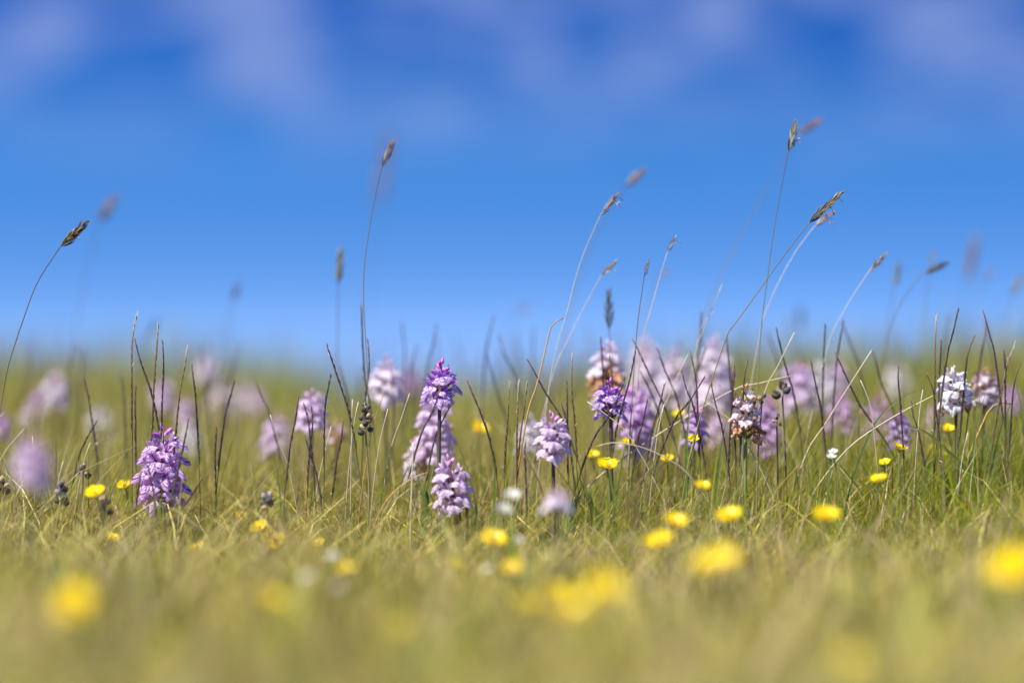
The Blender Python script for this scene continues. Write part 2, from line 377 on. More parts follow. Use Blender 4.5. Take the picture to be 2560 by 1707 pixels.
def scatter(n, d0, d1, half=0.235, extra=0.05, tuft=0.5):
    # points in the wedge seen by the lens (plus a margin), clumped into tufts
    d = np.sqrt(rng.uniform(d0 ** 2, d1 ** 2, n)); x = rng.uniform(-1, 1, n) * (half * d + extra)
    nt = max(20, n // 45)
    td = np.sqrt(rng.uniform(d0 ** 2, d1 ** 2, nt)); tx = rng.uniform(-1, 1, nt) * (half * td + extra)
    k = rng.integers(0, nt, n); m = rng.random(n) < tuft
    sp = .011 * (1 + .25 * d)
    x = np.where(m, tx[k] + rng.normal(0, 1, n) * sp, x); d = np.where(m, td[k] + rng.normal(0, 1, n) * sp, d)
    return x, d, np.where(m, k, -1)
def colours(x, y, k, dryness):
    n = len(x)
    g = lownoise(x, y, 7.0, 1.7) * .5 + lownoise(x, y, 23.0, .4) * .35
    jx, jy = x + .012 * np.sin(y * 90), y + .015 * np.sin(x * 80)
    cs = np.where(y < 1.3, 1.7, 1.0)
    cell = (np.floor(jx / .034 / cs).astype(int) * 7919 + np.floor(jy / .05 / cs).astype(int) * 104729) % 100000
    TB = rng.random(100000); kr = np.where(k >= 0, TB[k], TB[cell]); kb = TB[(cell * 31 + 17) % 100000]
    side = - .30 * sstep(.07, .19, x / np.maximum(y, .1)) + .08 * sstep(-.1, -.2, x / np.maximum(y, .1))
    dry = rng.random(n) < np.clip(dryness + .85 * (kr - .5) + .30 * g + side, .06, .92)
    pick = np.where(rng.random(n) < .6, (kb * len(GREEN)).astype(int), rng.integers(0, len(GREEN), n))
    pickd = np.where(rng.random(n) < .6, (kb * len(DRY)).astype(int), rng.integers(0, len(DRY), n))
    c = np.where(dry[:, None], DRY[pickd], GREEN[pick])
    # each tuft has its own tint
    tint = np.stack([1 + .24 * (kr - .5), 1 + .10 * (kr - .5), np.ones(n)], -1)
    c = c * tint * (rng.uniform(.75, 1.2, n) * np.where(y < 1.35, .48 + .95 * kb, .62 + .66 * kb))[:, None]
    tipdry = rng.random(n) < .55
    tip = np.where(tipdry[:, None], c * .45 + .55 * DRY[rng.integers(0, len(DRY), n)], c)
    return c, tip
def sward(name, label, n, d0, d1, hmean, hsd, wmean, dryness, half=.235, extra=.05, hmax=.1, tuft=.5, mask=None):
    x, y, k = scatter(n, d0, d1, half, extra, tuft)
    if mask is not None:
        q = mask(x, y); x, y, k = x[q], y[q], k[q]
    n = len(x)
    kh = .75 + .5 * rng.random(100000)[k]
    near = .68 + .32 * sstep(1.52, 1.8, y)
    H = np.clip(rng.lognormal(math.log(hmean), hsd, n) * kh * (1 + .22 * lownoise(x, y, 4.0, 2.2)) * near, .010, hmax)
    lean = np.clip(np.abs(rng.normal(.36, .38, n)), 0, 1.3)
    phi = rng.uniform(0, 2 * math.pi, n); wind = rng.random(n) < .3; phi = np.where(wind, rng.normal(0, .7, n), phi)
    front = 1 - sstep(1.0, 1.45, y)
    w = wmean * rng.uniform(.5, 1.5, n) * (1 + 1.1 * front)
    c, tip = colours(x, y, k, dryness)
    bleached_blade = (rng.random(n) < .06) & (k >= 0)                       # bleached blades scattered through the tufts
    c = np.where(bleached_blade[:, None], np.array([.66, .59, .30]), c); tip = np.where(bleached_blade[:, None], np.array([.70, .64, .38]), tip)
    keep = rng.random(n) > .55 * front
    x, y, H, lean, phi, w, c, tip = (q[keep] for q in (x, y, H, lean, phi, w, c, tip))
    return blades(name, x, y, H, lean, phi, w, c, tip, M_GRASS, label)
outside = lambda x, y: (np.abs(x) > .235 * y + .05)
sward('grass', 'mixed green and straw meadow grass of the turf around the flowers', 165000, .38, 2.4, .036, .42, .0011, .20)
sward('tall_grass', 'thin taller green and brown grass blades rising above the near turf', 4500, .6, 1.40, .055, .30, .0019, .24, hmax=.10, tuft=.9)
sward('tuft_grass', 'finer upright green and brown grass growing thickly between the spikes', 24000, 1.57, 2.1, .078, .26, .0010, .46, hmax=.125, tuft=.75)
sward('broad_grass', 'short broad dark green grass leaves low in the turf', 5000, .6, 2.0, .022, .35, .0032, .02, hmax=.05, tuft=.85)
sward('dense_grass', 'dense ragged green and straw grass hiding the bases of the orchids', 24000, 1.50, 1.70, .070, .28, .0011, .34, hmax=.105, tuft=.85, mask=lambda x, y: (x > -.02 + rng.normal(0, .05, len(x))) | (rng.random(len(x)) < .28))
sward('slope_grass', 'taller mixed straw and green grass on the slope behind the flowers', 34000, 1.62, 2.6, .064, .32, .0012, .40, hmax=.125, tuft=.7)
sward('crest_grass', 'olive grass covering the low crest of the hill against the sky', 60000, 2.2, 4.6, .052, .48, .0018, .16, hmax=.14, tuft=.7)
sward('verge_grass', 'meadow grass of the turf on both sides of the flowers', 90000, .1, 4.6, .045, .36, .0020, .15, half=.3, extra=1.0, mask=outside)
def litter(n):
    x, y, k = scatter(n, .45, 2.4, .235, .05, .3)
    H = rng.uniform(.025, .075, n); phi = rng.uniform(0, 2 * math.pi, n)
    c = DRY[rng.integers(0, len(DRY), n)] * rng.uniform(.8, 1.25, n)[:, None]
    blades('dry_grass', x, y, H, rng.uniform(.75, 1.35, n), phi, rng.uniform(.0006, .0014, n), c, c * 1.1, M_LITTER,
           'dead straw coloured grass lying tangled in the turf', base_dz=rng.uniform(-.004, .022, n))
litter(20000)

# ------------------------------------------------------------------ orchids
def lip_mesh(mb, s, seed, crumple=0.0):
    r = random.Random(seed); nu, nv = 14, 7; vs, fs, uv = [], [], []
    ph = r.uniform(0, 6); fr = r.uniform(.08, .15)
    for j in range(nv + 1):
        t = j / nv
        for i in range(nu + 1):
            u = i / nu * 2 - 1; a = u * 1.36
            L = 1.0 + .16 * math.exp(-(u / .13) ** 2) - .20 * math.exp(-((abs(u) - .30) / .10) ** 2) + fr * math.sin(15 * u + ph) * (.5 + .5 * abs(u)) - .16 * u * u
            rr = .0099 * L * (.12 + .88 * t)
            x, l = math.sin(a) * rr * 1.08, math.cos(a) * rr
            # the lip leaves the throat outward, then hangs: bend over its length, sides folded back
            b = .25 + .95 * t
            y = l * math.cos(b) + .0015 * t - .10 * abs(x) ; z = -l * math.sin(b)
            y += .0016 * t * t * math.sin(8 * u + ph) + .0006 * t * t * math.sin(21 * u + ph) - 28 * x * x * (.3 + .7 * t)
            if crumple:
                q = Vector((u * 2.2 + seed, t * 2.4, seed * .37)); nn = mnoise.noise_vector(q)
                x += crumple * .003 * nn.x; y += crumple * .003 * nn.y; z += crumple * .003 * nn.z
                x *= 1 - .3 * crumple * t
            vs.append(Vector((x, y + .0024, z)) * s); uv.append((u * .5 + .5, t))
    m = nu + 1
    for j in range(nv):
        for i in range(nu): fs.append((j * m + i, j * m + i + 1, (j + 1) * m + i + 1, (j + 1) * m + i))
    return mb.add(vs, fs, uv)
def RX(a): return Matrix.Rotation(a, 4, 'X')
def RY(a): return Matrix.Rotation(a, 4, 'Y')
def RZ(a): return Matrix.Rotation(a, 4, 'Z')
def T(x, y, z): return Matrix.Translation((x, y, z))
def hood(mb, r, crumple):
    # two petals and the upper sepal closing over the column
    for sx in (-1, 1):
        mb.leaf(T(sx * .0012, .0012, .0005) @ RZ(-sx * .25) @ RY(sx * .9) @ RX(.55 + r.uniform(-.15, .15)), .0068, .0036, -.6, .5, seed=r.randint(0, 99), wave=.06 + crumple * .3, nv=4)
    mb.leaf(T(0, .0004, .0010) @ RX(.95 + r.uniform(-.15, .15)), .0076, .0038, -.7, .5, seed=r.randint(0, 99), wave=crumple * .3, nv=4)
def sepal(mb, sx, r, crumple):
    mb.leaf(T(sx * .0010, .0008, .0004) @ RZ(-sx * (.95 + r.uniform(-.2, .2))) @ RX(.55 + r.uniform(-.25, .3)), .0092, .0038, .35 + r.uniform(-.3, .3), .3, seed=r.randint(0, 99), wave=.08 + crumple * .35, peak=.45)
def ovary(mb):
    mb.tube([(0, -.0060, -.0042), (0, -.0035, -.0022), (0, -.001, -.0003), (0, .0012, 0)], [.0008, .0014, .0015, .0010], 6, mi=1)
    mb.tube([(0, -.0004, -.0004), (0, -.002, -.0035), (0, -.0036, -.0062)], [.0011, .0008, .0004], 5, mi=0)
    mb.leaf(T(0, -.0058, -.0050) @ RX(.35), .011, .0022, .5, .3, nu=1, nv=3, mi=1)
FLORET = {}
NV = 5
def florets(pal):
    if pal not in FLORET:
        pm, lm, _ = PAL[pal]; cr = {'withered': .7, 'brown': 1.3}.get(pal, .12); out = []
        for k in range(NV):
            r = random.Random(k * 17 + 5)
            full = MB(); hood(full, r, cr); 
            r2 = random.Random(k); sepal(full, -1, r2, cr); sepal(full, 1, r2, cr); ovary(full)
            r = random.Random(k * 17 + 5); part = MB(); hood(part, r, cr); ovary(part)
            r2 = random.Random(k); sa, sb = MB(), MB(); sepal(sa, -1, r2, cr); sepal(sb, 1, r2, cr)
            out.append((full.mesh('flower_' + pal, [pm, M_OVARY]), part.mesh('flower_hood_' + pal, [pm, M_OVARY]),
                        sa.mesh('sepal_' + pal, pm), sb.mesh('sepal_' + pal, pm), lip_mesh(MB(), 1.0, k * 3 + 1, cr).mesh('lip_' + pal, lm)))
        bud = MB().spindle(Matrix(), .0074, .0036, 6, prof=((0, .3), (.2, .85), (.45, 1), (.7, .75), (.9, .35), (1, .05))).mesh('bud_' + pal, M_BUD[pal])
        FLORET[pal] = (out, bud)
    return FLORET[pal]
LEAFM = [MB().leaf(Matrix(), 1.0, .17, b, .45, nu=2, nv=8, seed=i, wave=.03).mesh('leaf', M_OLEAF) for i, b in enumerate((.5, .8, .25))]

def orchid(px, ytop, ybot, wpx, d, pal, label, group=None, bud=.22, tilt=0.0, detail=False, mixin=None, green=False, dens=1.0, seed=None, ydepth=0.0):
    r = random.Random(int(px * 7 + ytop) if seed is None else seed)
    top, bot = P(px, ytop, d), P(px, ybot, d)
    gx, gy = top.x - math.sin(tilt) * (top.z - 0), d
    base = Vector((gx, gy, gz(gx, gy) - .002))
    root = tag(empty('orchid', base), label, 'orchid', group)
    tip = top - base; H = (ytop - ybot) / FPX * d * -1; Wm = wpx / FPX * d
    s = max(.55, min(1.35, Wm / .0285))
    ax_dir = Vector((math.sin(tilt), r.uniform(-.05, .05), 1)).normalized()
    low = Vector((tip.x - ax_dir.x * H, tip.y - ax_dir.y * H, tip.z - H))
    def stem_at(t):                                        # t in 0..1 from the ground to the tip
        a, b = Vector((0, 0, 0)), tip
        m = low * .55 + Vector((r0, 0, 0))
        return a * (1 - t) ** 2 + m * 2 * t * (1 - t) + b * t * t
    r0 = r.uniform(-.004, .004)
    pts = [stem_at(i / 9) for i in range(10)]
    sr = .0017 * (s ** .5)
    link('stem', MB().tube([p for p in pts[:-1]] + [pts[-1] - Vector((0, 0, .003 * s))], [sr * (1.15 - .05 * i) if i < 9 else sr * .35 for i in range(10)], 7).mesh('stem', M_GSTEM if green else M_OSTEM), root)
    fr, bm = florets(pal)
    ts = max(.02, 1 - H / max(tip.z, .02))
    n = max(8, int(round(H / (.0021 * s ** .9) * dens)))
    ang = r.uniform(0, 6.28)
    nb = max(3, int(n * bud))
    for i in range(n):
        q = i / (n - 1); t = ts + (1 - ts) * (.10 + .86 * q)
        c = stem_at(t); ang += 2.39996 + r.uniform(-.25, .25)
        if i >= n - nb:
            k = (i - (n - nb)) / max(1, nb - 1)
            el = .55 + .8 * k; rad = .0030 * s * (1 - .75 * k)
            link('bud', bm, root, c + Vector((math.cos(ang) * rad, math.sin(ang) * rad, 0)),
                 Euler((el + r.uniform(-.15, .15), 0, ang - math.pi / 2), 'XYZ'), s * (1.05 - .35 * k) * r.uniform(.9, 1.15))
            continue
        use, k = pal, r.randrange(NV)
        if mixin and mixin[0] <= q <= mixin[1] and r.random() < mixin[3]: use = mixin[2]
        f = florets(use)[0][k]
        taper = 1 - .30 * max(0, (q - .45)) / .55
        sc = s * taper * r.uniform(.88, 1.12); rad = .0062 * s * taper * r.uniform(.9, 1.15)
        pit = .10 + .35 * q + r.uniform(-.18, .18)
        loc = c + Vector((math.cos(ang) * rad, math.sin(ang) * rad, .001 * s))
        fl = link('flower', f[1] if detail else f[0], root, loc, Euler((pit, r.uniform(-.24, .24), ang - math.pi / 2), 'XYZ'), sc)
        if detail: link('sepal', f[2], fl); link('sepal', f[3], fl)
        link('lip', f[4], fl)
    for i in range(3 if detail else 2):
        a = r.uniform(0, 6.28); L = r.uniform(.035, .06)
        link('leaf', LEAFM[i], root, stem_at(.04 + .08 * i), Euler((r.uniform(.75, 1.15), 0, a), 'XYZ'), L)
    return root

GB, GC, GS = 'orchids flowering on the skyline crest', 'orchids crowded together in the turf', 'orchids standing apart in sharp focus'
ORCHIDS = [
 # px, top, bottom, width, distance, palette, label, group, options
 (408, 1068, 1240, 114, 1.60, 'mauve', 'vivid mauve spotted orchid with a full dense spike standing alone among dark spikes', GS, dict(detail=True, bud=.07, dens=1.2)),
 (1103, 906, 1003, 88, 1.60, 'purple', 'purple spotted orchid with pink buds on a long dark bare stem', GS, dict(detail=True, bud=.34)),
 (1085, 986, 1134, 92, 1.70, 'lilac', 'tall lilac orchid close behind the long bare stem of the pink-budded orchid', GC, dict(detail=True, bud=.05)),
 (1039, 1096, 1188, 50, 1.71, 'pale', 'small pale lilac orchid with a brown patch low beside the tall lilac one', GC, dict(mixin=(.2, .5, 'brown', .5))),
 (1122, 1146, 1262, 92, 1.57, 'lilac', 'low lilac orchid with open ringed lips half sunk in grass', GS, dict(detail=True, bud=.10, tilt=-.12)),
 (968, 895, 990, 88, 1.76, 'pale', 'pale lilac orchid with a loose pink bud tip on the skyline', GB, dict(bud=.36)),
 (1027, 920, 992, 62, 2.25, 'mauve', 'mauve orchid blurred far behind the pale pink-tipped one', GB, dict()),
 (781, 978, 1066, 74, 1.74, 'lilac', 'lilac orchid with a rounded spike and white lower lips behind dark spikes', GC, dict()),
 (697, 1036, 1133, 72, 1.85, 'lilac', 'pale violet orchid leaning into grass beside the rounded lilac one', GC, dict(tilt=.1)),
 (841, 1055, 1106, 46, 1.80, 'withered', 'fading cream and brown orchid low behind the dried capsule head', None, dict(mixin=(0, .6, 'brown', .5))),
 (1522, 856, 992, 84, 1.73, 'pale', 'tall whitish orchid with a ring of withered orange brown flowers at mid spike', None, dict(mixin=(.12, .48, 'brown', .45), bud=.12)),
 (1524, 953, 1038, 78, 1.62, 'purple', 'purple orchid with slim star-like petals on a dark stem crossed by black spikes', GS, dict(detail=True, bud=.3)),
 (1590, 962, 1080, 92, 1.72, 'mauve', 'bushy mauve orchid just behind the star-petalled purple one', GC, dict(bud=.1)),
 (1600, 1066, 1136, 84, 1.76, 'lilac', 'lilac orchid low in the grass under the bushy mauve one', GC, dict(bud=.05)),
 (1615, 842, 996, 80, 1.98, 'pale', 'pale pink orchid tall and soft against the sky beside the whitish one', GB, dict(bud=.1)),
 (1684, 878, 1006, 82, 1.92, 'pale', 'pale pinkish orchid between two taller ones on the skyline', GB, dict(bud=.1)),
 (1789, 843, 1004, 86, 1.86, 'pale', 'tall pink and white orchid with a pink top above the crest', GB, dict(bud=.16)),
 (1752, 930, 1040, 66, 1.88, 'lilac', 'lilac orchid tucked under the tall pink and white one', GC, dict()),
 (1740, 1018, 1112, 60, 1.68, 'purple', 'deep purple orchid screened by dark crossing grass spikes', GC, dict(detail=True, bud=.15)),
 (1795, 1030, 1110, 52, 1.82, 'lilac', 'pale violet orchid half hidden behind the withered one and grass', GC, dict()),
 (1380, 1036, 1138, 86, 1.57, 'lilac', 'pale lilac orchid with papery translucent flowers, a short broad spike', GS, dict(detail=True, bud=.06)),
 (1323, 1036, 1120, 52, 1.76, 'white', 'whitish orchid close behind the papery lilac one', GC, dict()),
 (1863, 964, 1086, 74, 1.60, 'withered', 'withering white orchid with orange brown tips and a thick green stem', None, dict(detail=True, bud=.12, green=True, mixin=(0, .22, 'brown', .8), dens=.8)),
 (1920, 992, 1120, 62, 1.76, 'mauve', 'bright mauve orchid just behind the withering white one', GC, dict(bud=.05)),
 (1998, 906, 1012, 86, 1.86, 'lilac', 'lilac orchid with white lower lips behind a slanting black spike', GC, dict()),
 (2047, 908, 1012, 74, 1.92, 'white', 'white orchid pressed against the lilac one behind black spikes', GC, dict()),
 (2094, 900, 990, 60, 1.96, 'lilac', 'slim pale violet orchid standing behind paired black spikes', GC, dict()),
 (2104, 990, 1078, 70, 1.80, 'mauve', 'rounded mauve orchid under the slim violet one', GC, dict(bud=.08)),
 (2244, 912, 990, 62, 2.12, 'white', 'solitary pure white orchid on the far slope', GB, dict()),
 (2195, 990, 1104, 76, 1.80, 'mauve', 'tall mauve orchid behind green arching grass blades', GC, dict()),
 (2250, 1028, 1112, 58, 1.70, 'purple', 'small bright purple orchid under the arching green blades', GC, dict(detail=True)),
 (2387, 922, 1020, 84, 1.63, 'white', 'whitish ragged orchid in focus on a dark stem near the tallest black spikes', GS, dict(detail=True, bud=.05, mixin=(0, .2, 'withered', .6))),
 (2462, 924, 1012, 74, 1.70, 'withered', 'fading lilac orchid with brown shrivelled flowers beside the ragged whitish one', None, dict(bud=.05)),
 (2338, 1010, 1080, 50, 1.82, 'lilac', 'lilac orchid low behind the ragged whitish one', GC, dict()),
 (2526, 966, 1030, 46, 1.85, 'mauve', 'mauve orchid mostly hidden by dark green blades', GC, dict()),
 (137, 930, 1010, 62, 2.0, 'pale', 'pale rounded orchid blurred on the slope near the tall drooping seed head', GB, dict()),
 (97, 976, 1042, 50, 2.05, 'mauve', 'mauve orchid blurred beside the pale rounded one', GB, dict()),
 (70, 1010, 1078, 50, 2.0, 'pale', 'washed-out whitish orchid blurred below the mauve one on the slope', GB, dict()),
 (252, 1016, 1094, 70, 2.0, 'white', 'blurred white orchid among brown stalks on the slope', GB, dict()),
 (2, 1030, 1098, 40, 1.85, 'mauve', 'mauve orchid mostly hidden, alone beyond the washed-out whitish one', GB, dict()),
 (80, 1096, 1205, 88, 1.24, 'lilac', 'large soft dusky lilac orchid standing in front of the others in near grass', None, dict()),
 (516, 890, 950, 54, 2.2, 'pale', 'pinkish white orchid blurred high on the crest above the others', GB, dict()),
 (408, 950, 1022, 56, 2.05, 'lilac', 'lilac orchid blurred behind the tuft of upright dark spikes', GB, dict()),
 (463, 995, 1066, 50, 2.0, 'lilac', 'violet orchid blurred above a white one behind the vivid mauve one', GB, dict()),
 (476, 1056, 1128, 56, 1.9, 'white', 'white orchid blurred behind the vivid mauve one', GB, dict()),
 (552, 956, 1032, 74, 2.2, 'pale', 'pale orchid in a blurred pinkish row on the slope', GB, dict()),
 (608, 958, 1030, 74, 2.2, 'pale', 'pale orchid in a blurred pinkish row on the slope', GB, dict()),
 (648, 975, 1040, 46, 2.15, 'lilac', 'violet orchid blurred at the end of the pinkish row', GB, dict()),
 (1391, 1226, 1272, 44, 1.38, 'pale', 'small pale orchid blurred low in the near grass', None, dict(mixin=(0, .4, 'withered', .5))),
 (760, 1008, 1060, 40, 2.2, 'mauve', 'small mauve orchid blurred behind the rounded lilac one', GB, dict()),
]
for px, a, b, w, d, pal, lab, grp, opt in ORCHIDS: orchid(px, a, b, w, d, pal, lab, grp, **opt)

ANCHORS = [(80, 'the dusky lilac orchid'), (137, 'the pale rounded orchid'), (252, 'the blurred white orchid'), (330, 'the tall kinked spike'), (408, 'the vivid mauve orchid'), (476, 'the white orchid'),
 (578, 'the pinkish orchid row'), (697, 'the pale violet orchid'), (781, 'the rounded lilac orchid'), (850, 'the S-curved stem'), (914, 'the dried capsule head'), (968, 'the pink-tipped pale orchid'), (1103, 'the pink-budded purple orchid'),
 (1195, 'the lone yellow buttercup'), (1323, 'the whitish orchid'), (1380, 'the papery lilac orchid'), (1440, 'the bristly dark grass head'), (1522, 'the tall whitish orchid'), (1590, 'the bushy mauve orchid'), (1684, 'the pinkish skyline orchids'),
 (1745, 'the screened purple orchid'), (1789, 'the tall pink and white orchid'), (1863, 'the withering white orchid'), (1920, 'the bright mauve orchid'), (1998, 'the lilac and white orchids'), (2092, 'the slim violet orchid'),
 (2195, 'the tall mauve orchid'), (2250, 'the small purple orchid'), (2320, 'the arching green blade'), (2387, 'the ragged whitish orchid'), (2462, 'the fading lilac orchid'), (2530, 'the dark green blades')]
def near(px): return min(ANCHORS, key=lambda a: abs(a[0] - px))[1]
# ------------------------------------------------------------------ stems through picture points
def spline(pts, n):
    out = []
    m = len(pts)
    for i in range(m - 1):
        p0, p1, p2, p3 = pts[max(i - 1, 0)], pts[i], pts[i + 1], pts[min(i + 2, m - 1)]
        for k in range(n):
            t = k / n
            out.append(.5 * (2 * p1 + (p2 - p0) * t + (2 * p0 - 5 * p1 + 4 * p2 - p3) * t * t + (3 * p1 - p0 - 3 * p2 + p3) * t ** 3))
    out.append(pts[-1])
    # even spacing along the length
    acc = [0.0]
    for i in range(1, len(out)): acc.append(acc[-1] + (out[i] - out[i - 1]).length)
    N, res, j = len(out), [], 0
    for i in range(N):
        q = acc[-1] * i / (N - 1)
        while j < N - 2 and acc[j + 1] < q: j += 1
        res.append(out[j].lerp(out[j + 1], (q - acc[j]) / max(1e-9, acc[j + 1] - acc[j])))
    return res
def rooted(pix, d, d_tip=None):
    """pix from tip to the lowest seen point; carries on down to the soil. Returns base, local points base -> tip."""
    m = len(pix); dd = [(d_tip or d) + (d - (d_tip or d)) * i / (m - 1) for i in range(m)]
    pts = [P(x, y, e) for (x, y), e in zip(pix, dd)]
    a, b = pts[-2], pts[-1]; dr = (b - a).normalized()
    zg = gz(b.x, b.y)
    if b.z > zg + .004:
        dz = min(dr.z, -.30); h = b.z - zg
        m1 = Vector((b.x + dr.x * h * .5 / -dz * .5, b.y, b.z - h * .5))
        e = Vector((m1.x + dr.x * h * .5 / -dz * .2, b.y, 0)); e.z = gz(e.x, e.y) - .003
        pts += [m1, e] if h > .02 else [e]
    pts.reverse(); base = pts[0].copy()
    return base, [p - base for p in pts]

# ------------------------------------------------------------------ flowering grass seed heads
def ybasis(dirv, roll):
    y = dirv.normalized(); x = y.cross(Vector((.2, 1, .3))).normalized(); z = x.cross(y)
    return Matrix((x, y, z)).transposed().to_4x4() @ RY(roll)
SPM = {}
def spikelets(kind):
    if kind not in SPM:
        SPM[kind] = [MB().spindle(Matrix(), 1.0, .23, 5).spindle(T(.03, .1, .06) @ RX(.12), .8, .13, 4).mesh('spikelet', m) for m in SPK[kind]]
    return SPM[kind]
ANTH = MB().tube([(0, 0, 0), (.25, .6, -.05), (.45, .8, -.35)], .03, 3).spindle(T(.45, .8, -.38) @ RX(-.9), .6, .16, 4).mesh('anther', M_PANTHER)
ANTW = MB().tube([(0, 0, 0), (.25, .5, -.05), (.4, .6, -.2)], .03, 3).spindle(T(.4, .6, -.2) @ RX(-.5), .6, .18, 4).mesh('anther', M_ANTHER)
def seed_grass(label, head, stem, d, kind='gold', width=24, group=None, anthers=0, pale=False, sr=.00034, n=None, d_tip=None, fuzzy=.16):
    (x0, y0), (x1, y1) = head
    r = random.Random(int(x0 * 3 + y0))
    base, loc = rooted([(x0, y0)] + stem, d, d_tip)
    dh = d_tip or d
    root = tag(empty('seed_stalk', base), label, 'grass stem', group)
    pts = spline(loc, 5); N = len(pts)
    hb = P(x0, y0, dh) - base; ht = P(x1, y1, dh) - base; ax = ht - hb; L = ax.length
    pts2 = pts + [hb + ax * .5, hb + ax * .9]
    link('stem', MB().tube(pts2, [sr * (1.5 - .7 * min(1, i / N)) for i in range(len(pts2))], 5).mesh('stem', M_STALKP if pale else M_STALK), root)
    k = max(2, int(N * .35)); nd = pts[k]; nd2 = pts[min(k + 3, N - 1)]
    link('leaf_sheath', MB().tube([nd, nd * .5 + nd2 * .5, nd2], [sr * 1.9, sr * 2.2, sr * .9], 6).mesh('leaf_sheath', M_STALK), root)
    sp = spikelets(kind); n = n or max(14, int(L * 1000 * .95)); wm = width / FPX * dh
    sl = min(.0095, L * .36)
    for i in range(n):
        q = i / (n - 1); c = hb + ax * (q * (1 - sl / L * .8))
        prof = math.sin(math.pi * min(1, .18 + .82 * q) ** .8) ** .6 if q < .98 else .2
        roll = i * 2.4 + r.uniform(-.4, .4); op = fuzzy * (.5 + prof) + r.uniform(-.06, .08)
        M = ybasis(ax, roll) @ T(0, 0, wm * .13 * prof) @ RX(op)
        o = link('spikelet', sp[0 if r.random() < .55 else (1 if r.random() < .65 else 2)], root)
        z = sl * r.uniform(.75, 1.1) * (.65 + .35 * prof)
        o.matrix_local = Matrix.Translation(c) @ M @ Matrix.Diagonal((z * wm / .0064 * .54, z, z * wm / .0064 * .54, 1))
    for i in range(anthers):
        c = hb + ax * r.uniform(.25, .75)
        o = link('anther', ANTH if i % 2 else ANTW, root, c, Euler((r.uniform(-.5, .3), r.uniform(-.6, .8), r.uniform(-1.4, -.6)), 'XYZ'), .0050)
    return root
F = 1.0884
def f2(*a): return [(x * F, y * F) for x, y in a]
GH = 'flowering grass heads nodding above the meadow'
GHF = 'blurred flowering grass heads behind the focus'
def SG(lab, h0, h1, st, d, **k): seed_grass(lab, (f2(h0)[0], f2(h1)[0]), f2(*st), d, **k)
SG('brown drooping grass head on a curved stem standing clear of the orchids', (138, 568), (210, 500), [(85, 650), (52, 738), (36, 785), (10, 880)], 1.60, kind='olive', width=27, group=GH, anthers=1, sr=.0004)
SG('soft purplish grass head blurred above the brown drooping one', (228, 512), (271, 438), [(205, 600), (185, 690), (165, 820)], 2.02, kind='pink', width=30, group=GHF)
SG('slim greenish upright grass head on a straight thin stem', (777, 655), (783, 555), [(776, 710), (775, 790)], 1.76, kind='green', width=18, group=GHF)
SG('tall slender brownish grass head on a long S-curved stem above the orchids', (877, 385), (909, 315), [(862, 450), (846, 540), (836, 620), (835, 700), (839, 770), (845, 890)], 1.63, kind='pink', width=18, group=GH)
SG('narrow reddish grass head with hanging anthers on an arching pale stem', (1378, 498), (1425, 437), [(1350, 560), (1328, 620), (1302, 720), (1270, 840)], 1.64, kind='pink', width=16, group=GH, anthers=4, pale=True)
SG('blurred mauve grass head just past the reddish one on its arching line', (1435, 430), (1490, 380), [(1390, 500), (1345, 600), (1300, 760)], 1.84, kind='pink', width=22, group=GHF)
SG('short straw grass head slanting on a pale stem under the reddish one', (1380, 635), (1422, 592), [(1350, 690), (1310, 770), (1268, 870)], 1.66, kind='gold', width=18, group=GH, pale=True, anthers=1)
SG('small upright dark green grass head, closed and pointed', (1479, 638), (1492, 590), [(1472, 690), (1462, 770)], 1.62, kind='olive', width=17, group=GH)
SG('small tan grass head on a leaning pale stem beside the dark green one', (1533, 580), (1556, 536), [(1512, 650), (1490, 730), (1476, 790)], 1.64, kind='gold', width=16, group=GH, pale=True, anthers=1)
SG('faint small mauve grass head blurred below the tan one', (1512, 640), (1545, 618), [(1490, 690), (1470, 770)], 1.88, kind='pink', width=18, group=GHF)
SG('tallest pale straw grass head, upright with hanging red anthers', (1811, 350), (1830, 268), [(1797, 420), (1779, 520), (1765, 620), (1750, 740), (1743, 830)], 1.63, kind='green', width=20, group=GH, anthers=5)
SG('blurred flat grass head swept sideways behind the tallest one', (1832, 308), (1895, 270), [(1780, 400), (1700, 540), (1650, 650), (1612, 760)], 1.82, kind='pink', width=20, group=GHF)
SG('long sharp dark grass head with white anthers on a straight slanting stem', (1858, 513), (1945, 432), [(1800, 588), (1740, 672), (1695, 735), (1665, 785)], 1.60, kind='olive', width=19, group=GH, anthers=4, sr=.0004)
SG('short pinkish grass head alongside the long dark one', (1870, 521), (1922, 482), [(1820, 590), (1770, 690), (1745, 770)], 1.66, kind='pink', width=20, group=GH, anthers=2, pale=True)
SG('thin tan grass head slanting on a pale stem apart from the tall pair', (1993, 628), (2043, 575), [(1965, 670), (1930, 730), (1900, 800)], 1.66, kind='gold', width=15, group=GH, pale=True)
SG('blurred pale upright grass head next to the thin tan one', (2054, 660), (2068, 595), [(2045, 720), (2035, 800)], 1.84, kind='green', width=20, group=GHF)
SG('dark grass head bending almost flat on a curved stem', (2120, 630), (2188, 600), [(2080, 680), (2050, 740), (2030, 820)], 1.74, kind='dark', width=18, group=GHF)
SG('blurred grey green grass head above the flat dark one', (2138, 615), (2146, 570), [(2128, 680), (2120, 780)], 1.84, kind='green', width=20, group=GHF)
SG('tall faint mauve grass head, very blurred, near the tallest black spikes', (2222, 645), (2246, 525), [(2205, 730), (2195, 830)], 2.15, kind='pink', width=24, group=GHF)
SG('small faint grass head blurred beside the tall faint mauve one', (2262, 645), (2286, 610), [(2245, 700), (2225, 790)], 2.0, kind='pink', width=18, group=GHF)
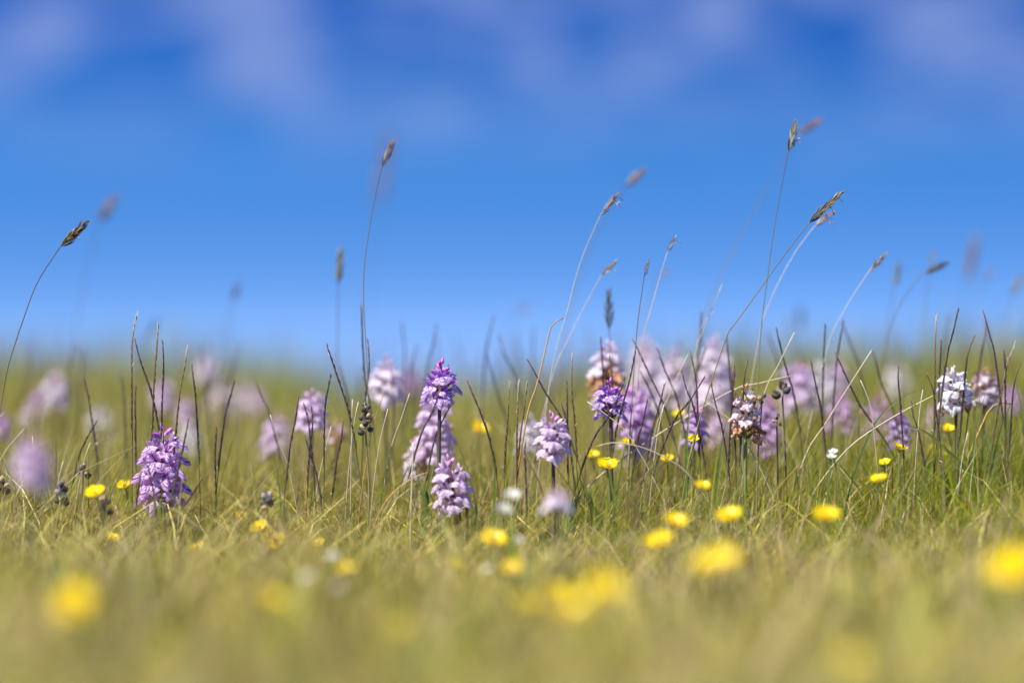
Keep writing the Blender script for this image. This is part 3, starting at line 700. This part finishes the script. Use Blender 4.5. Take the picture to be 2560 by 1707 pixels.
SG('blurred slanting grass head beyond the small faint one', (2325, 680), (2352, 620), [(2310, 740), (2300, 820)], 1.95, kind='green', width=20, group=GHF)
SG('faint small grass head blurred alone against the sky', (535, 692), (551, 643), [(525, 740), (515, 820)], 1.97, kind='dark', width=20, group=GHF)
SG('dark bristly upright grass head above the tall whitish orchid', (1399, 758), (1398, 655), [(1401, 790), (1404, 840)], 1.70, kind='dark', width=15, group=GHF, fuzzy=.26)
SG('faint bluish grass head blurred low over the crest', (1838, 762), (1838, 700), [(1838, 800), (1840, 840)], 2.2, kind='dark', width=20, group=GHF)
SG('faint dark slanting grass head blurred above the upright dark spikes', (340, 772), (366, 730), [(330, 800), (322, 850)], 2.05, kind='dark', width=20, group=GHF)
SG('faint grass head blurred low over the crest beside a broken golden stem', (1185, 720), (1222, 700), [(1160, 770), (1140, 850)], 2.15, kind='pink', width=20, group=GHF)
SG('purple grass head in very soft blur hanging over the S-curved stem', (868, 470), (897, 290), [(850, 620), (835, 800), (830, 1000)], 2.7, kind='pink', width=26, group=GHF, sr=.0004)

# ------------------------------------------------------------------ dark mat-grass spikes
def spike_mesh(pts, r, pale):
    mb = MB(); n = len(pts)
    mb.tube(pts, [.00034 * (1.2 - .8 * i / n) for i in range(n)], 5)
    L = sum((pts[i + 1] - pts[i]).length for i in range(n - 1)); k = max(8, int(L / .0026)); side = r.choice((-1, 1))
    for i in range(k):
        t = i / k * (n - 1); a = int(t); c = pts[a].lerp(pts[min(a + 1, n - 1)], t - a)
        ax = (pts[min(a + 1, n - 1)] - pts[max(a - 1, 0)]).normalized()
        M = Matrix.Translation(c) @ ybasis(ax, side * (1.1 + .9 * (i % 2)) + r.uniform(-.3, .3)) @ T(0, 0, .0003) @ RX(.10 + r.uniform(0, .07))
        l = .0062 * (1 - .35 * i / k) * r.uniform(.85, 1.15)
        o = len(mb.v); mb.spindle(M, l, .00088, 4)
        for q in range(o, len(mb.v)): mb.uv[q] = (mb.uv[q][0], i / k)
    return mb.mesh('spike', M_NPALE if pale else M_NSPIKE)
FLECK = MB().spindle(T(0, 0, 0) @ RX(.9), .0024, .0005, 4).mesh('anther', M_ANTHER)
def mat_grass(pix, d, label, group, pale=False, frac=.44, flecks=1, d_tip=None):
    r = random.Random(int(pix[0][0] * 5 + pix[0][1] * 3))
    if len(pix) == 2:
        (a, b), (c, e) = pix; k = r.uniform(-.05, .05) * math.hypot(a - c, b - e)
        pix = [(a, b), ((a + c) / 2 + k, (b + e) / 2), (c, e)]
    base, loc = rooted(pix, d, d_tip)
    pts = spline(loc, 5); n = len(pts)
    root = tag(empty('grass_spike', base), label, 'grass spike', group)
    k = max(1, min(n - 4, int(n * (1 - frac))))
    link('stem', MB().tube(pts[:k + 2], [.00050 - .0002 * i / (k + 2) for i in range(k + 2)], 5).mesh('stem', M_NSTEM), root)
    link('spike', spike_mesh(pts[k:], r, pale), root)
    for i in range(r.randint(0, flecks)):
        link('anther', FLECK, root, pts[r.randint(k, n - 2)], Euler((r.uniform(-.6, .6), r.uniform(-1.6, 1.6), r.uniform(0, 6)), 'XYZ'), r.uniform(.7, 1.3))
    return root
L_UP = 'straight upright blackish purple grass spike standing in sharp focus'
L_SL = 'slanting blackish purple grass spike crossing the turf in focus'
G_UP, G_SL, G_BL = 'sharp upright dark grass spikes', 'sharp slanting dark grass spikes', 'blurred dark grass spikes'
L_BL = 'thin dark grass spike blurred behind the focused flowers'
L_PL = 'dark grass spike with a bleached straw tip'
SPIKES = [
 ([(346, 781), (332, 850), (331, 1010)], 1.6, 'tall kinked dark grass spike with a bleached bristle tip', None, 1),
 ([(394, 808), (390, 880), (384, 960)], 1.6, L_PL, 'bleach-tipped dark grass spikes', 1), ([(408, 852), (407, 1000)], 1.6, L_UP, G_UP, 0),
 ([(468, 863), (458, 930), (446, 1000)], 1.6, L_PL, 'bleach-tipped dark grass spikes', 1), ([(478, 911), (484, 960), (489, 1010)], 1.62, L_UP, G_UP, 0),
 ([(335, 848), (352, 910), (384, 1010)], 1.61, L_SL, G_SL, 0), ([(210, 940), (222, 1005)], 1.66, L_UP, G_UP, 0),
 ([(588, 953), (561, 1060)], 1.63, L_SL, G_SL, 0), ([(544, 1070), (540, 1190)], 1.6, L_UP, G_UP, 0),
 ([(506, 1192), (470, 1250), (440, 1290)], 1.57, L_SL, G_SL, 0), ([(354, 1180), (340, 1280)], 1.57, L_UP, G_UP, 0),
 ([(301, 932), (310, 1025)], 1.72, L_BL, G_BL, 0), ([(470, 1047), (452, 1140), (424, 1270)], 1.57, 'dark grass spike passing in front of the vivid mauve orchid', None, 0),
 ([(242, 1050), (192, 1156)], 1.63, L_SL, G_SL, 0), ([(371, 1160), (392, 1290)], 1.56, L_UP, G_UP, 0), ([(342, 955), (340, 1060)], 1.63, L_UP, G_UP, 0),
 ([(815, 862), (845, 950), (878, 1060)], 1.6, L_SL, G_SL, 0), ([(829, 937), (812, 1090)], 1.6, L_UP, G_UP, 0),
 ([(745, 991), (737, 1050), (723, 1125)], 1.6, L_UP, G_UP, 0), ([(758, 1009), (772, 1070)], 1.6, L_SL, G_SL, 0),
 ([(780, 1017), (776, 1120)], 1.61, L_UP, G_UP, 0), ([(1166, 953), (1205, 1045), (1231, 1135)], 1.6, L_SL, G_SL, 0),
 ([(1275, 953), (1270, 1060), (1264, 1140)], 1.6, L_UP, G_UP, 1), ([(1099, 972), (1080, 1030), (1048, 1095)], 1.58, 'dark grass spike crossing the stem of the pink-budded purple orchid', None, 0),
 ([(1131, 1004), (1080, 1120)], 1.61, L_SL, G_SL, 0), ([(641, 953), (675, 1036)], 1.68, L_BL, G_BL, 0),
 ([(1005, 803), (1013, 880), (1011, 940)], 1.8, L_BL, G_BL, 0), ([(1093, 815), (1070, 927)], 1.78, L_BL, G_BL, 0),
 ([(1045, 864), (1023, 955)], 1.8, L_BL, G_BL, 0), ([(1237, 790), (1222, 850), (1212, 930)], 1.78, L_BL, G_BL, 0),
 ([(1246, 838), (1290, 950)], 1.76, L_BL, G_BL, 0), ([(1333, 820), (1330, 930)], 1.85, L_BL, G_BL, 0),
 ([(760, 1090), (795, 1210)], 1.58, L_SL, G_SL, 0), ([(857, 1055), (838, 1170)], 1.61, L_UP, G_UP, 0),
 ([(905, 760), (908, 860), (915, 960), (926, 1010)], 1.66, 'tall dark grass spike rising along the S-curved stem', None, 0), 
 ([(921, 850), (915, 1000)], 1.64, L_UP, G_UP, 0), ([(848, 915), (872, 1020)], 1.72, L_BL, G_BL, 0),
 ([(1430, 883), (1428, 980), (1436, 1060)], 1.6, L_UP, G_UP, 1), ([(1321, 899), (1370, 990), (1417, 1070)], 1.6, L_SL, G_SL, 0),
 ([(1296, 950), (1291, 1050), (1291, 1155)], 1.59, L_UP, G_UP, 1), ([(1317, 953), (1304, 1060), (1296, 1130)], 1.6, L_UP, G_UP, 1),
 ([(1500, 845), (1506, 930), (1507, 1030)], 1.66, L_UP, G_UP, 0), ([(1525, 889), (1533, 960), (1532, 1040)], 1.63, L_UP, G_UP, 0),
 ([(1590, 878), (1573, 960), (1542, 1075)], 1.61, L_SL, G_SL, 0), ([(1584, 848), (1622, 930), (1672, 1045)], 1.64, L_SL, G_SL, 0),
 ([(1563, 945), (1530, 1030), (1477, 1115)], 1.58, L_SL, G_SL, 0), ([(1646, 873), (1697, 1010)], 1.65, L_SL, G_SL, 0),
 ([(1600, 930), (1650, 1060)], 1.66, L_SL, G_SL, 0), ([(1728, 880), (1741, 950), (1745, 1010)], 1.62, L_UP, G_UP, 0),
 ([(1764, 870), (1729, 975)], 1.68, L_SL, G_SL, 0), ([(1763, 943), (1720, 1010), (1678, 1070)], 1.6, L_SL, G_SL, 0),
 ([(1702, 928), (1738, 1040)], 1.61, L_SL, G_SL, 0), ([(1777, 963), (1790, 1020), (1808, 1090)], 1.6, L_SL, G_SL, 0),
 ([(1815, 841), (1822, 920), (1826, 985)], 1.66, L_UP, G_UP, 0), ([(1833, 915), (1832, 1010)], 1.61, L_UP, G_UP, 0),
 ([(1401, 1010), (1418, 1070)], 1.6, L_SL, G_SL, 0), ([(1418, 953), (1420, 1045)], 1.62, L_UP, G_UP, 0), ([(1312, 1103), (1313, 1180)], 1.57, L_UP, G_UP, 0),
 ([(1620, 1000), (1590, 1130)], 1.6, L_UP, G_UP, 0), ([(1660, 960), (1625, 1100)], 1.62, L_SL, G_SL, 0), ([(1752, 780), (1748, 870), (1740, 960)], 1.7, L_BL, G_BL, 0),
 ([(1939, 820), (1962, 915), (1988, 1010)], 1.64, 'bold black grass spike slanting across the lilac and white orchids', None, 0), ([(2065, 813), (2060, 910), (2058, 1000)], 1.66, L_UP, G_UP, 0),
 ([(2110, 804), (2098, 870), (2089, 950)], 1.67, L_UP, G_UP, 0), ([(2103, 806), (2125, 860), (2150, 930)], 1.74, L_BL, G_BL, 0),
 ([(2340, 789), (2337, 860), (2336, 930)], 1.61, L_UP, G_UP, 1), ([(2398, 771), (2382, 840), (2366, 910)], 1.61, 'tall blackish grass spike leaning over the ragged whitish orchid', None, 0),
 ([(2459, 775), (2476, 840), (2491, 905)], 1.61, 'thick blackish grass spike bent near its tip above the fading lilac orchid', None, 0), ([(2468, 810), (2449, 920)], 1.68, L_UP, G_UP, 0),
 ([(2435, 839), (2413, 925)], 1.62, L_UP, G_UP, 0), ([(2507, 873), (2512, 970)], 1.61, L_UP, G_UP, 0), ([(2540, 855), (2515, 930)], 1.61, L_SL, G_SL, 1),
 ([(2245, 918), (2249, 1000)], 1.6, L_UP, G_UP, 0), ([(2317, 929), (2338, 1000)], 1.6, L_SL, G_SL, 0),
 ([(2091, 883), (2150, 1010), (2226, 1122)], 1.62, 'long dark grass spike slanting low across the mauve orchids', None, 0), ([(2024, 897), (2040, 970), (2054, 1045)], 1.62, L_SL, G_SL, 0),
 ([(1867, 901), (1858, 968)], 1.6, L_UP, G_UP, 0), ([(1834, 911), (1830, 990)], 1.6, L_UP, G_UP, 0), ([(2186, 880), (2235, 1030)], 1.68, L_SL, G_SL, 0),
 ([(2355, 850), (2350, 950)], 1.63, L_UP, G_UP, 0), ([(2550, 905), (2530, 1000)], 1.6, L_SL, G_SL, 0), ([(2280, 1000), (2300, 1090)], 1.6, L_SL, G_SL, 0),
 ([(182, 860), (172, 960), (160, 1080)], 1.85, L_BL, G_BL, 0), ([(200, 862), (200, 990)], 1.9, L_BL, G_BL, 0), ([(214, 870), (204, 990)], 1.92, L_BL, G_BL, 0),
]
for pix, d, lab, grp, pale in SPIKES:
    if grp:
        what = {L_UP: 'sharp upright blackish grass spike by ', L_SL: 'sharp slanting blackish grass spike by ', L_BL: 'blurred dark grass spike behind ', L_PL: 'dark grass spike with bleached straw tip by '}[lab]
        lab = what + near(pix[0][0] * .5 + pix[-1][0] * .5)
    mat_grass(pix, d, lab, grp, bool(pale))
# many more, softly blurred along the skyline and slope
for i in range(95):
    px = rnd.choice([rnd.uniform(0, 2560), rnd.uniform(1150, 2560)]); d = rnd.uniform(1.72, 2.7)
    ytip = rnd.uniform(800, 930) if px < 1300 else rnd.uniform(785, 920)
    lean = rnd.gauss(0, 34)
    mat_grass([(px + lean, ytip), (px, ytip + rnd.uniform(130, 200))], d,
              ('faint ' if d > 2.25 else 'blurred ') + ('leaning' if abs(lean) > 30 else 'upright') + ' thin dark grass spike behind ' + near(px), G_BL, False, rnd.uniform(.4, .65), 0)

# ------------------------------------------------------------------ single straws, blades
def straw(pix, d, label, group, mat=None, r0=.0006, name='dry_straw', cat='straw', flat=0.0, d_tip=None):
    base, loc = rooted(pix, d, d_tip); pts = spline(loc, 5); n = len(pts)
    if flat:
        mb = MB(); vs, uv, fs = [], [], []
        for i, p in enumerate(pts):
            t = i / (n - 1); tang = (pts[min(i + 1, n - 1)] - pts[max(i - 1, 0)]).normalized()
            a = tang.cross(Vector((.25, 1, 0))).normalized(); w = flat * (1 - t ** 3) * (.7 + .3 * math.sin(3 * t)) / 2
            up = tang.cross(a) * w * .5
            vs += [p - a * w + up, p, p + a * w + up]; uv += [(0, t), (.5, t), (1, t)]
        for i in range(n - 1): fs += [(3 * i, 3 * i + 1, 3 * i + 4, 3 * i + 3), (3 * i + 1, 3 * i + 2, 3 * i + 5, 3 * i + 4)]
        me = mb.add(vs, fs, uv).mesh(name, mat or M_BLADE)
    else:
        me = MB().tube(pts, [r0 * .78 * (1.2 - .7 * i / n) for i in range(n)], 5).mesh(name, mat or M_STRAW)
    o = link(name, me, None, base); tag(o, label, cat, group); return o
GST, LST = 'bleached straws in sharp focus', 'thin bleached dry straw sticking up out of the grass'
for pix, d in [
 ([(881, 998), (879, 1085)], 1.6), ([(896, 1004), (882, 1080)], 1.6), ([(970, 1021), (946, 1125)], 1.6), ([(1024, 983), (1002, 1050), (978, 1120)], 1.61),
 ([(675, 1036), (700, 1110), (722, 1170)], 1.6), ([(828, 1065), (796, 1200)], 1.61),
 ([(2151, 950), (2172, 1000), (2182, 1055)], 1.6), ([(2307, 974), (2298, 1040)], 1.6), ([(226, 1106), (206, 1168)], 1.6), ([(158, 1152), (140, 1230)], 1.6),
 ([(81, 1090), (86, 1200)], 1.59), ([(60, 1072), (0, 1150)], 1.58), ([(118, 950), (108, 1040), (98, 1130)], 1.72), ([(10, 1032), (-20, 1070)], 1.6),
 ([(1060, 1100), (1010, 1190)], 1.62), ([(1660, 1010), (1640, 1110)], 1.6), ([(1720, 885), (1668, 1000), (1640, 1070)], 1.62), ([(2420, 1080), (2405, 1150)], 1.58)]:
    straw(pix, d, 'thin bleached dry straw sticking out of the grass by ' + near(pix[0][0]), GST)
straw([(1033, 1106), (1031, 1180), (1028, 1265)], 1.57, 'thick pale straw with a cut end standing before the small pale lilac orchid', None, r0=.0011)
straw([(1490, 1116), (1538, 1106), (1608, 1119), (1670, 1148), (1726, 1192)], 1.57, 'long whitish straw arching low over the grass in front of the purple orchids', None, r0=.0007)
straw([(2179, 876), (2110, 985), (2060, 1065), (2017, 1132)], 1.62, 'long pale straw slanting across the black spikes and mauve orchids', None, r0=.0009)
straw([(1986, 831), (1945, 915), (1909, 989)], 1.62, 'pale straw slanting down to the withering white orchid', None, r0=.0008)
straw([(1984, 938), (1900, 958), (1800, 992)], 1.63, 'straw lying nearly level across the withering white orchid', None, r0=.0008)
straw([(2333, 989), (2220, 1050), (2109, 1132)], 1.61, 'straw slanting low below the arching green blades', None, r0=.0008)
straw([(1756, 998), (1825, 1049), (1850, 1075)], 1.6, 'short pale straw slanting toward the withering white orchid', None, r0=.0008)
straw([(1468, 1004), (1520, 1040), (1580, 1100)], 1.6, 'brown tipped dry blade slanting below the star-petalled purple orchid', None, r0=.0007)
straw([(1806, 710), (1780, 770), (1762, 815), (1735, 900)], 1.66, 'whitish split stalk rising above the tall pink and white orchid', None, r0=.0006, mat=M_STALKP)
straw([(1786, 778), (1768, 795), (1752, 818), (1738, 900)], 1.66, 'short whitish side stalk beside the whitish split stalk', None, r0=.0006, mat=M_STALKP)
straw([(1409, 795), (1392, 803), (1378, 816), (1360, 890), (1340, 970), (1318, 1040)], 1.6, 'golden brown broken stem bent over at its top joint', None, r0=.0010, mat=M_GOLDST)
straw([(958, 988), (940, 1040), (930, 1072)], 1.6, 'golden dry blade beside the dried capsule head', None, r0=.0006, mat=M_GOLDST)
straw([(1070, 1180), (1030, 1196), (985, 1230), (950, 1280)], 1.57, 'yellow and red grass blade bowing over the low lilac orchid', None, r0=.0008, mat=M_GOLDST)
straw([(760, 1170), (764, 1230), (772, 1280)], 1.57, 'rust coloured thin stem standing in the turf', None, r0=.0006, mat=M_GOLDST)
straw([(2530, 1010), (2490, 1010), (2460, 1050)], 1.62, 'orange dry blade curling over beside dark green grass', None, r0=.0011, mat=M_GOLDST)
GGB, LGB = 'green blades in sharp focus', 'narrow fresh green grass blade in focus'
B = dict(mat=M_BLADE, name='grass_stalk', cat='grass blade')
straw([(2330, 964), (2270, 985), (2215, 1025), (2172, 1090)], 1.61, 'long green blade arching over the small bright purple orchid', None, flat=.0016, **B)
straw([(2221, 1045), (2275, 1065), (2340, 1100)], 1.6, 'broad dark green blade bowing down below the arching one', None, flat=.0034, **B)
straw([(1155, 1088), (1158, 1130), (1164, 1200)], 1.58, 'short pointed dark green blade beside the low lilac orchid', None, flat=.0024, **B)
straw([(1094, 1140), (1080, 1180), (1066, 1260)], 1.6, 'broad soft green blade behind the low lilac orchid', None, flat=.005, **B)
for pix, d in [([(400, 1210), (450, 1260), (500, 1330)], 1.55), ([(1370, 1110), (1380, 1160)], 1.58), ([(1500, 1080), (1515, 1130)], 1.58), ([(1580, 1060), (1560, 1130)], 1.6),
               ([(1730, 960), (1722, 1040), (1718, 1100)], 1.62), ([(1820, 1040), (1805, 1110)], 1.6), ([(2530, 920), (2545, 980), (2556, 1040)], 1.6), ([(2470, 960), (2440, 1080)], 1.6),
               ([(2500, 1000), (2470, 1120)], 1.58), ([(2555, 950), (2500, 1080)], 1.61), ([(2395, 1020), (2392, 1110)], 1.6), ([(2420, 1040), (2470, 1120)], 1.6), ([(2090, 1060), (2080, 1120)], 1.6),
               ([(2010, 1110), (2020, 1160)], 1.58), ([(1240, 1090), (1238, 1160)], 1.6), ([(980, 1090), (965, 1160)], 1.6), ([(690, 1150), (700, 1230)], 1.58), ([(2440, 930), (2455, 1060)], 1.62),
               ([(2380, 1060), (2340, 1130)], 1.59), ([(2520, 1060), (2490, 1150)], 1.57)]:
    straw(pix, d, 'narrow fresh green grass blade by ' + near(pix[0][0]), GGB, flat=rnd.uniform(.0012, .0024), **B)

# ------------------------------------------------------------------ yellow and white small flowers
def round_petal(wave_seed):
    mb = MB(); nu, nv = 4, 5; vs, fs, uv = [], [], []
    for j in range(nv + 1):
        t = j / nv
        for i in range(2 * nu + 1):
            u = (i - nu) / nu
            w = .5 * math.sin(math.pi * min(1, .06 + t * .72)) ** .8 * (1 if t < .99 else .9)
            L = t * (1 - .12 * u * u * t) - .10 * t * math.exp(-(u / .25) ** 2) * (t > .8)
            vs.append((u * w, L, .25 * u * u * w + .28 * t * t + .02 * math.sin(7 * u + 5 * t + wave_seed) * t)); uv.append((u * .5 + .5, t))
    m = 2 * nu + 1
    for j in range(nv):
        for i in range(m - 1): fs.append((j * m + i, j * m + i + 1, (j + 1) * m + i + 1, (j + 1) * m + i))
    return mb.add(vs, fs, uv)
YP = [round_petal(i).mesh('petal', M_YPET) for i in range(3)]
WP = [round_petal(i).mesh('petal', M_WPET) for i in range(3)]
def stamen_mesh():
    mb = MB(); r = random.Random(4)
    for i in range(26):
        a = r.uniform(0, 6.28); e = r.uniform(.05, .9); d = Vector((math.cos(a) * e, math.sin(a) * e, 1)).normalized()
        l = r.uniform(.0022, .0034); mb.tube([d * .0004, d * l], .00010, 3); mb.spindle(Matrix.Translation(d * l) @ ybasis(d, 0), .0009, .0006, 4)
    mb.spindle(RX(math.pi / 2), .0018, .0020, 6)
    return mb.mesh('stamens', M_YCEN)
STAM = stamen_mesh()
SEPM = MB().leaf(Matrix(), 1.0, .4, .4, .4).mesh('sepal', M_OLEAF)
SLEAF = MB()
for a in (-.8, 0, .8): SLEAF.leaf(RZ(a), 1.0, .42, -.5, .3, wave=.06, peak=.6)
SLEAF = SLEAF.mesh('leaf', M_OLEAF)
def small_flower(px, py, d, label, group, name='buttercup', cat='buttercup', dia=.0145, petals=5, pm=None, face=.52, az=None, open_=.25):
    r = random.Random(int(px * 3 + py)); c = P(px, py, d); g = gz(c.x, c.y)
    bx = c.x + r.uniform(-.008, .008); base = Vector((bx, c.y + r.uniform(0, .008), g - .002))
    root = tag(empty(name, base), label, cat, group)
    top = c - base
    az = r.uniform(-.9, .9) if az is None else az
    R = Matrix.Translation(top) @ RZ(az) @ RX(face * r.uniform(.75, 1.15))          # tips the face toward -Y
    nrm = (R.to_3x3() @ Vector((0, 0, 1)))
    stem_top = top - nrm * .001
    mid = Vector((top.x * .3 + r.uniform(-.003, .003), top.y * .4, max(top.z * .6, .004)))
    link('stem', MB().tube(spline([Vector((0, 0, 0)), mid, stem_top], 5), .0005, 5).mesh('stem', M_YSTEM), root)
    for k in range(petals):
        o = link('petal', (pm or YP)[k % 3], root); a = 2 * math.pi * k / petals + r.uniform(-.12, .12); s = dia / 2 * r.uniform(.93, 1.07)
        o.matrix_local = R @ RZ(a) @ T(0, .0009, 0) @ RX(open_ + r.uniform(-.12, .15)) @ Matrix.Diagonal((s * 1.15, s, s, 1))
    o = link('stamens', STAM, root); o.matrix_local = R @ Matrix.Diagonal((dia / .0145,) * 3 + (1,))
    for k in range(3):
        o = link('sepal', SEPM, root); o.matrix_local = R @ T(0, 0, -.0006) @ RZ(k * 2.09 + .5) @ RX(-.2) @ Matrix.Diagonal((.0045,) * 3 + (1,))
    for k in range(2):
        link('leaf', SLEAF, root, (0, 0, top.z * (.15 + .25 * k)), Euler((r.uniform(.2, .7), 0, r.uniform(0, 6.28)), 'XYZ'), r.uniform(.006, .010))
    return root
GY, GYN, GYF = 'buttercups in focus', 'buttercups blurred in the near grass', 'buttercups blurred among the orchids'
LYN = 'yellow buttercup melted to a soft blot in the near grass'
LYM = 'yellow buttercup slightly blurred in the turf before the orchids'
LYF = 'yellow buttercup blurred between orchids and grass spikes'
for px, py, d, lab, g, k in [
 (652, 1325, 1.56, 'buttercup seen from its side with a bushy stamen tuft, upper of a pair', None, dict(face=.5, az=-.6)), (684, 1348, 1.55, 'wide open buttercup with separate petals, lower of a pair', None, dict(face=1.15, az=.1, petals=4, dia=.0155, open_=.05)),
 (1519, 1167, 1.57, 'sharp open buttercup under the arching whitish straw', None, dict(face=.5)), (1481, 1141, 1.68, LYF, GYF, {}),
 (1195, 1077, 1.78, 'lone buttercup blurred between slanting dark spikes behind the low lilac orchid', None, dict(dia=.017)), (1697, 1039, 1.72, LYF, GYF, {}), (1736, 1101, 1.62, LYF, GYF, dict(dia=.009)), (1669, 1151, 1.66, LYF, GYF, {}),
 (242, 1238, 1.53, 'buttercup above a brown husk near the vivid mauve orchid', None, {}), (313, 1217, 1.64, 'small deep yellow buttercup beside the vivid mauve orchid', None, dict(dia=.011)),
 (798, 1360, 1.55, LYM, GYN, dict(dia=.008)), (277, 1347, 1.56, LYM, GYN, dict(dia=.010)), (599, 1296, 1.66, LYM, GYN, dict(dia=.012)), (495, 1372, 1.56, LYM, GYN, dict(dia=.010)),
 (1228, 1356, 1.44, 'flat yellow buttercup just before the focus in the middle turf', None, dict(dia=.018, face=.5)), (1282, 1428, 1.33, LYN, 'buttercups in the near grass', {}), (1132, 1414, 1.38, LYN, 'buttercups in the near grass', dict(dia=.010)),
 (1685, 1309, 1.40, LYM, GYN, {}), (1649, 1360, 1.38, LYM, GYN, dict(dia=.017)), (1823, 1297, 1.43, LYM, GYN, dict(dia=.0165)), (2062, 1295, 1.40, LYM, GYN, dict(dia=.017)),
 (1807, 1408, 1.16, LYN, 'buttercups in the near grass', dict(dia=.0165)), (1765, 1418, 1.15, LYN, 'buttercups in the near grass', {}), (1500, 1478, 1.06, LYN, 'buttercups in the near grass', dict(dia=.018)), (1430, 1530, 1.02, LYN, 'buttercups in the near grass', dict(dia=.018)),
 (190, 1514, 1.04, LYN, 'buttercups in the near grass', dict(dia=.021, face=.8)), (675, 1504, 1.10, LYN, 'buttercups in the near grass', dict(dia=.013)), (1007, 1572, 1.06, LYN, 'buttercups in the near grass', dict(dia=.008)), (1315, 1512, 1.14, LYN, 'buttercups in the near grass', dict(dia=.011)),
 (2536, 1432, 1.08, 'big glowing yellow buttercup blurred before the dark green blades', None, dict(dia=.024, face=.8)), (2122, 1655, .95, LYN, 'buttercups in the near grass', dict(dia=.010)), (2199, 1202, 1.52, LYM, GYN, dict(dia=.011)),
 (2340, 1138, 1.72, 'wide soft yellow buttercup below the ragged whitish orchid', None, dict(dia=.017)), (2249, 1122, 1.6, LYF, GYF, dict(face=.4)), (2212, 1159, 1.59, LYF, GYF, dict(dia=.008)), (2424, 1010, 1.64, 'small yellow buttercup peeping under the ragged whitish orchid', None, dict(dia=.010, face=.3)),
 (2370, 1075, 1.66, LYF, GYF, dict(dia=.010)), (865, 1426, 1.30, LYN, 'buttercups in the near grass', dict(dia=.010)), (1754, 1218, 1.5, LYM, GYN, dict(dia=.010)), (1566, 1110, 1.68, LYF, GYF, dict(dia=.012)), (1385, 1480, 1.2, LYN, 'buttercups in the near grass', dict(dia=.011))]:
    if lab == LYN: lab = 'soft yellow buttercup blot in near grass below ' + near(px)
    if lab in (LYF, LYM): lab = ('yellow buttercup blurred among stems by ' if lab == LYF else 'yellow buttercup slightly blurred in turf below ') + near(px)
    if g == GYF: k = dict(k, dia=min(.0095, k.get('dia', .0095)))
    small_flower(px, py, d, lab, g, **k)
for px, py, d in [(1280, 1243, 1.42), (1258, 1277, 1.4), (830, 1393, 1.32), (765, 1446, 1.22), (1217, 1426, 1.32), (1296, 1352, 1.4), (845, 1468, 1.2)]:
    small_flower(px, py, d, 'small white flower blurred low in turf below ' + near(px), 'small white flowers in the near turf', 'white_flower', 'white flower', dia=.0095 if px > 1240 and py < 1300 else .0055, pm=WP)
small_flower(2077, 1144, 1.56, 'tiny whitish green flower head standing in focus in the turf', None, 'white_flower', 'white flower', dia=.0058, pm=WP, face=.3)
small_flower(2082, 1132, 1.57, 'tiny whitish flower opening just above the whitish green head', None, 'white_flower', 'white flower', dia=.006, pm=WP, face=.6)

# ------------------------------------------------------------------ dried capsule heads
CAPM = [MB().spindle(Matrix(), 1, .82, 8, prof=((0, .3), (.15, .8), (.4, 1), (.7, .85), (.9, .45), (1, .12))).mesh('capsule', m) for m in (M_CAPS, M_HUSK, M_HUSKG)]
HUSK = [MB().leaf(Matrix(), 1, .55, .5, .8, wave=.12, seed=3).mesh('husk', m) for m in (M_HUSK, M_HUSK, M_HUSKG)]
def capsule_head(px, ytop, ybot, d, label, group=None, n=9, grey=0, size=.0048):
    r = random.Random(int(px + ytop)); top, bot = P(px, ytop, d), P(px, ybot, d)
    base = Vector((top.x + r.uniform(-.006, .006), d, gz(top.x, d) - .002)); root = tag(empty('dried_seed_head', base), label, 'seed head', group)
    a, b = bot - base, top - base
    link('stem', MB().tube(spline([Vector((0, 0, 0)), a * .6 + Vector((r.uniform(-.003, .003), 0, 0)), a, b * .95 + a * .05], 4), [.0007] * 8 + [.0006] * 5, 5).mesh('stem', M_STALK), root)
    ang = r.uniform(0, 6)
    for i in range(n):
        q = i / max(1, n - 1); c = a.lerp(b, q * .85); ang += 2.4
        el = .15 + 1.1 * q; k = 0 if r.random() < .55 else (2 if grey and r.random() < .6 else 1)
        s = size * r.uniform(.8, 1.15) * (1.05 - .2 * q); e = Euler((el, 0, ang - math.pi / 2), 'XYZ')
        off = Vector((math.cos(ang), math.sin(ang), 0)) * .0012
        cp = link('capsule', CAPM[k], root, c + off, e, s)
        for h in range(2):
            link('husk', HUSK[2 if grey else 0], cp, (0, .05, 0), Euler((r.uniform(.1, .5), 0, r.uniform(-.6, .6) + h * .3), 'XYZ'), r.uniform(.95, 1.3))
    return root
capsule_head(914, 1006, 1082, 1.6, 'dried seed head of black capsules in cream husks beside the golden blade', n=11)
capsule_head(668, 1238, 1270, 1.55, 'grey brown dried seed head low in the turf near the paired buttercups', n=7, grey=1, size=.005)
capsule_head(153, 1210, 1260, 1.58, 'dried grey seed head among straws near the buttercup with husk', n=8, grey=1)
capsule_head(207, 1164, 1190, 1.6, 'small dark dried seed head on a leaning straw', n=4)
capsule_head(262, 1250, 1280, 1.54, 'tan papery husk head under the buttercup', n=5, size=.0055)
capsule_head(1905, 992, 1006, 1.6, 'single pale brown seed button on a green stalk beside the withering orchid', n=3, size=.0044)
capsule_head(1956, 972, 990, 1.62, 'dark round seed pod pair above the mauve orchid', n=3, size=.0060)
capsule_head(1942, 1038, 1062, 1.61, 'tiny frayed seed head on a yellowish stalk', n=4, size=.003, grey=1)
capsule_head(8, 1200, 1230, 1.58, 'small dark seed head beyond the dusky lilac orchid', n=5)
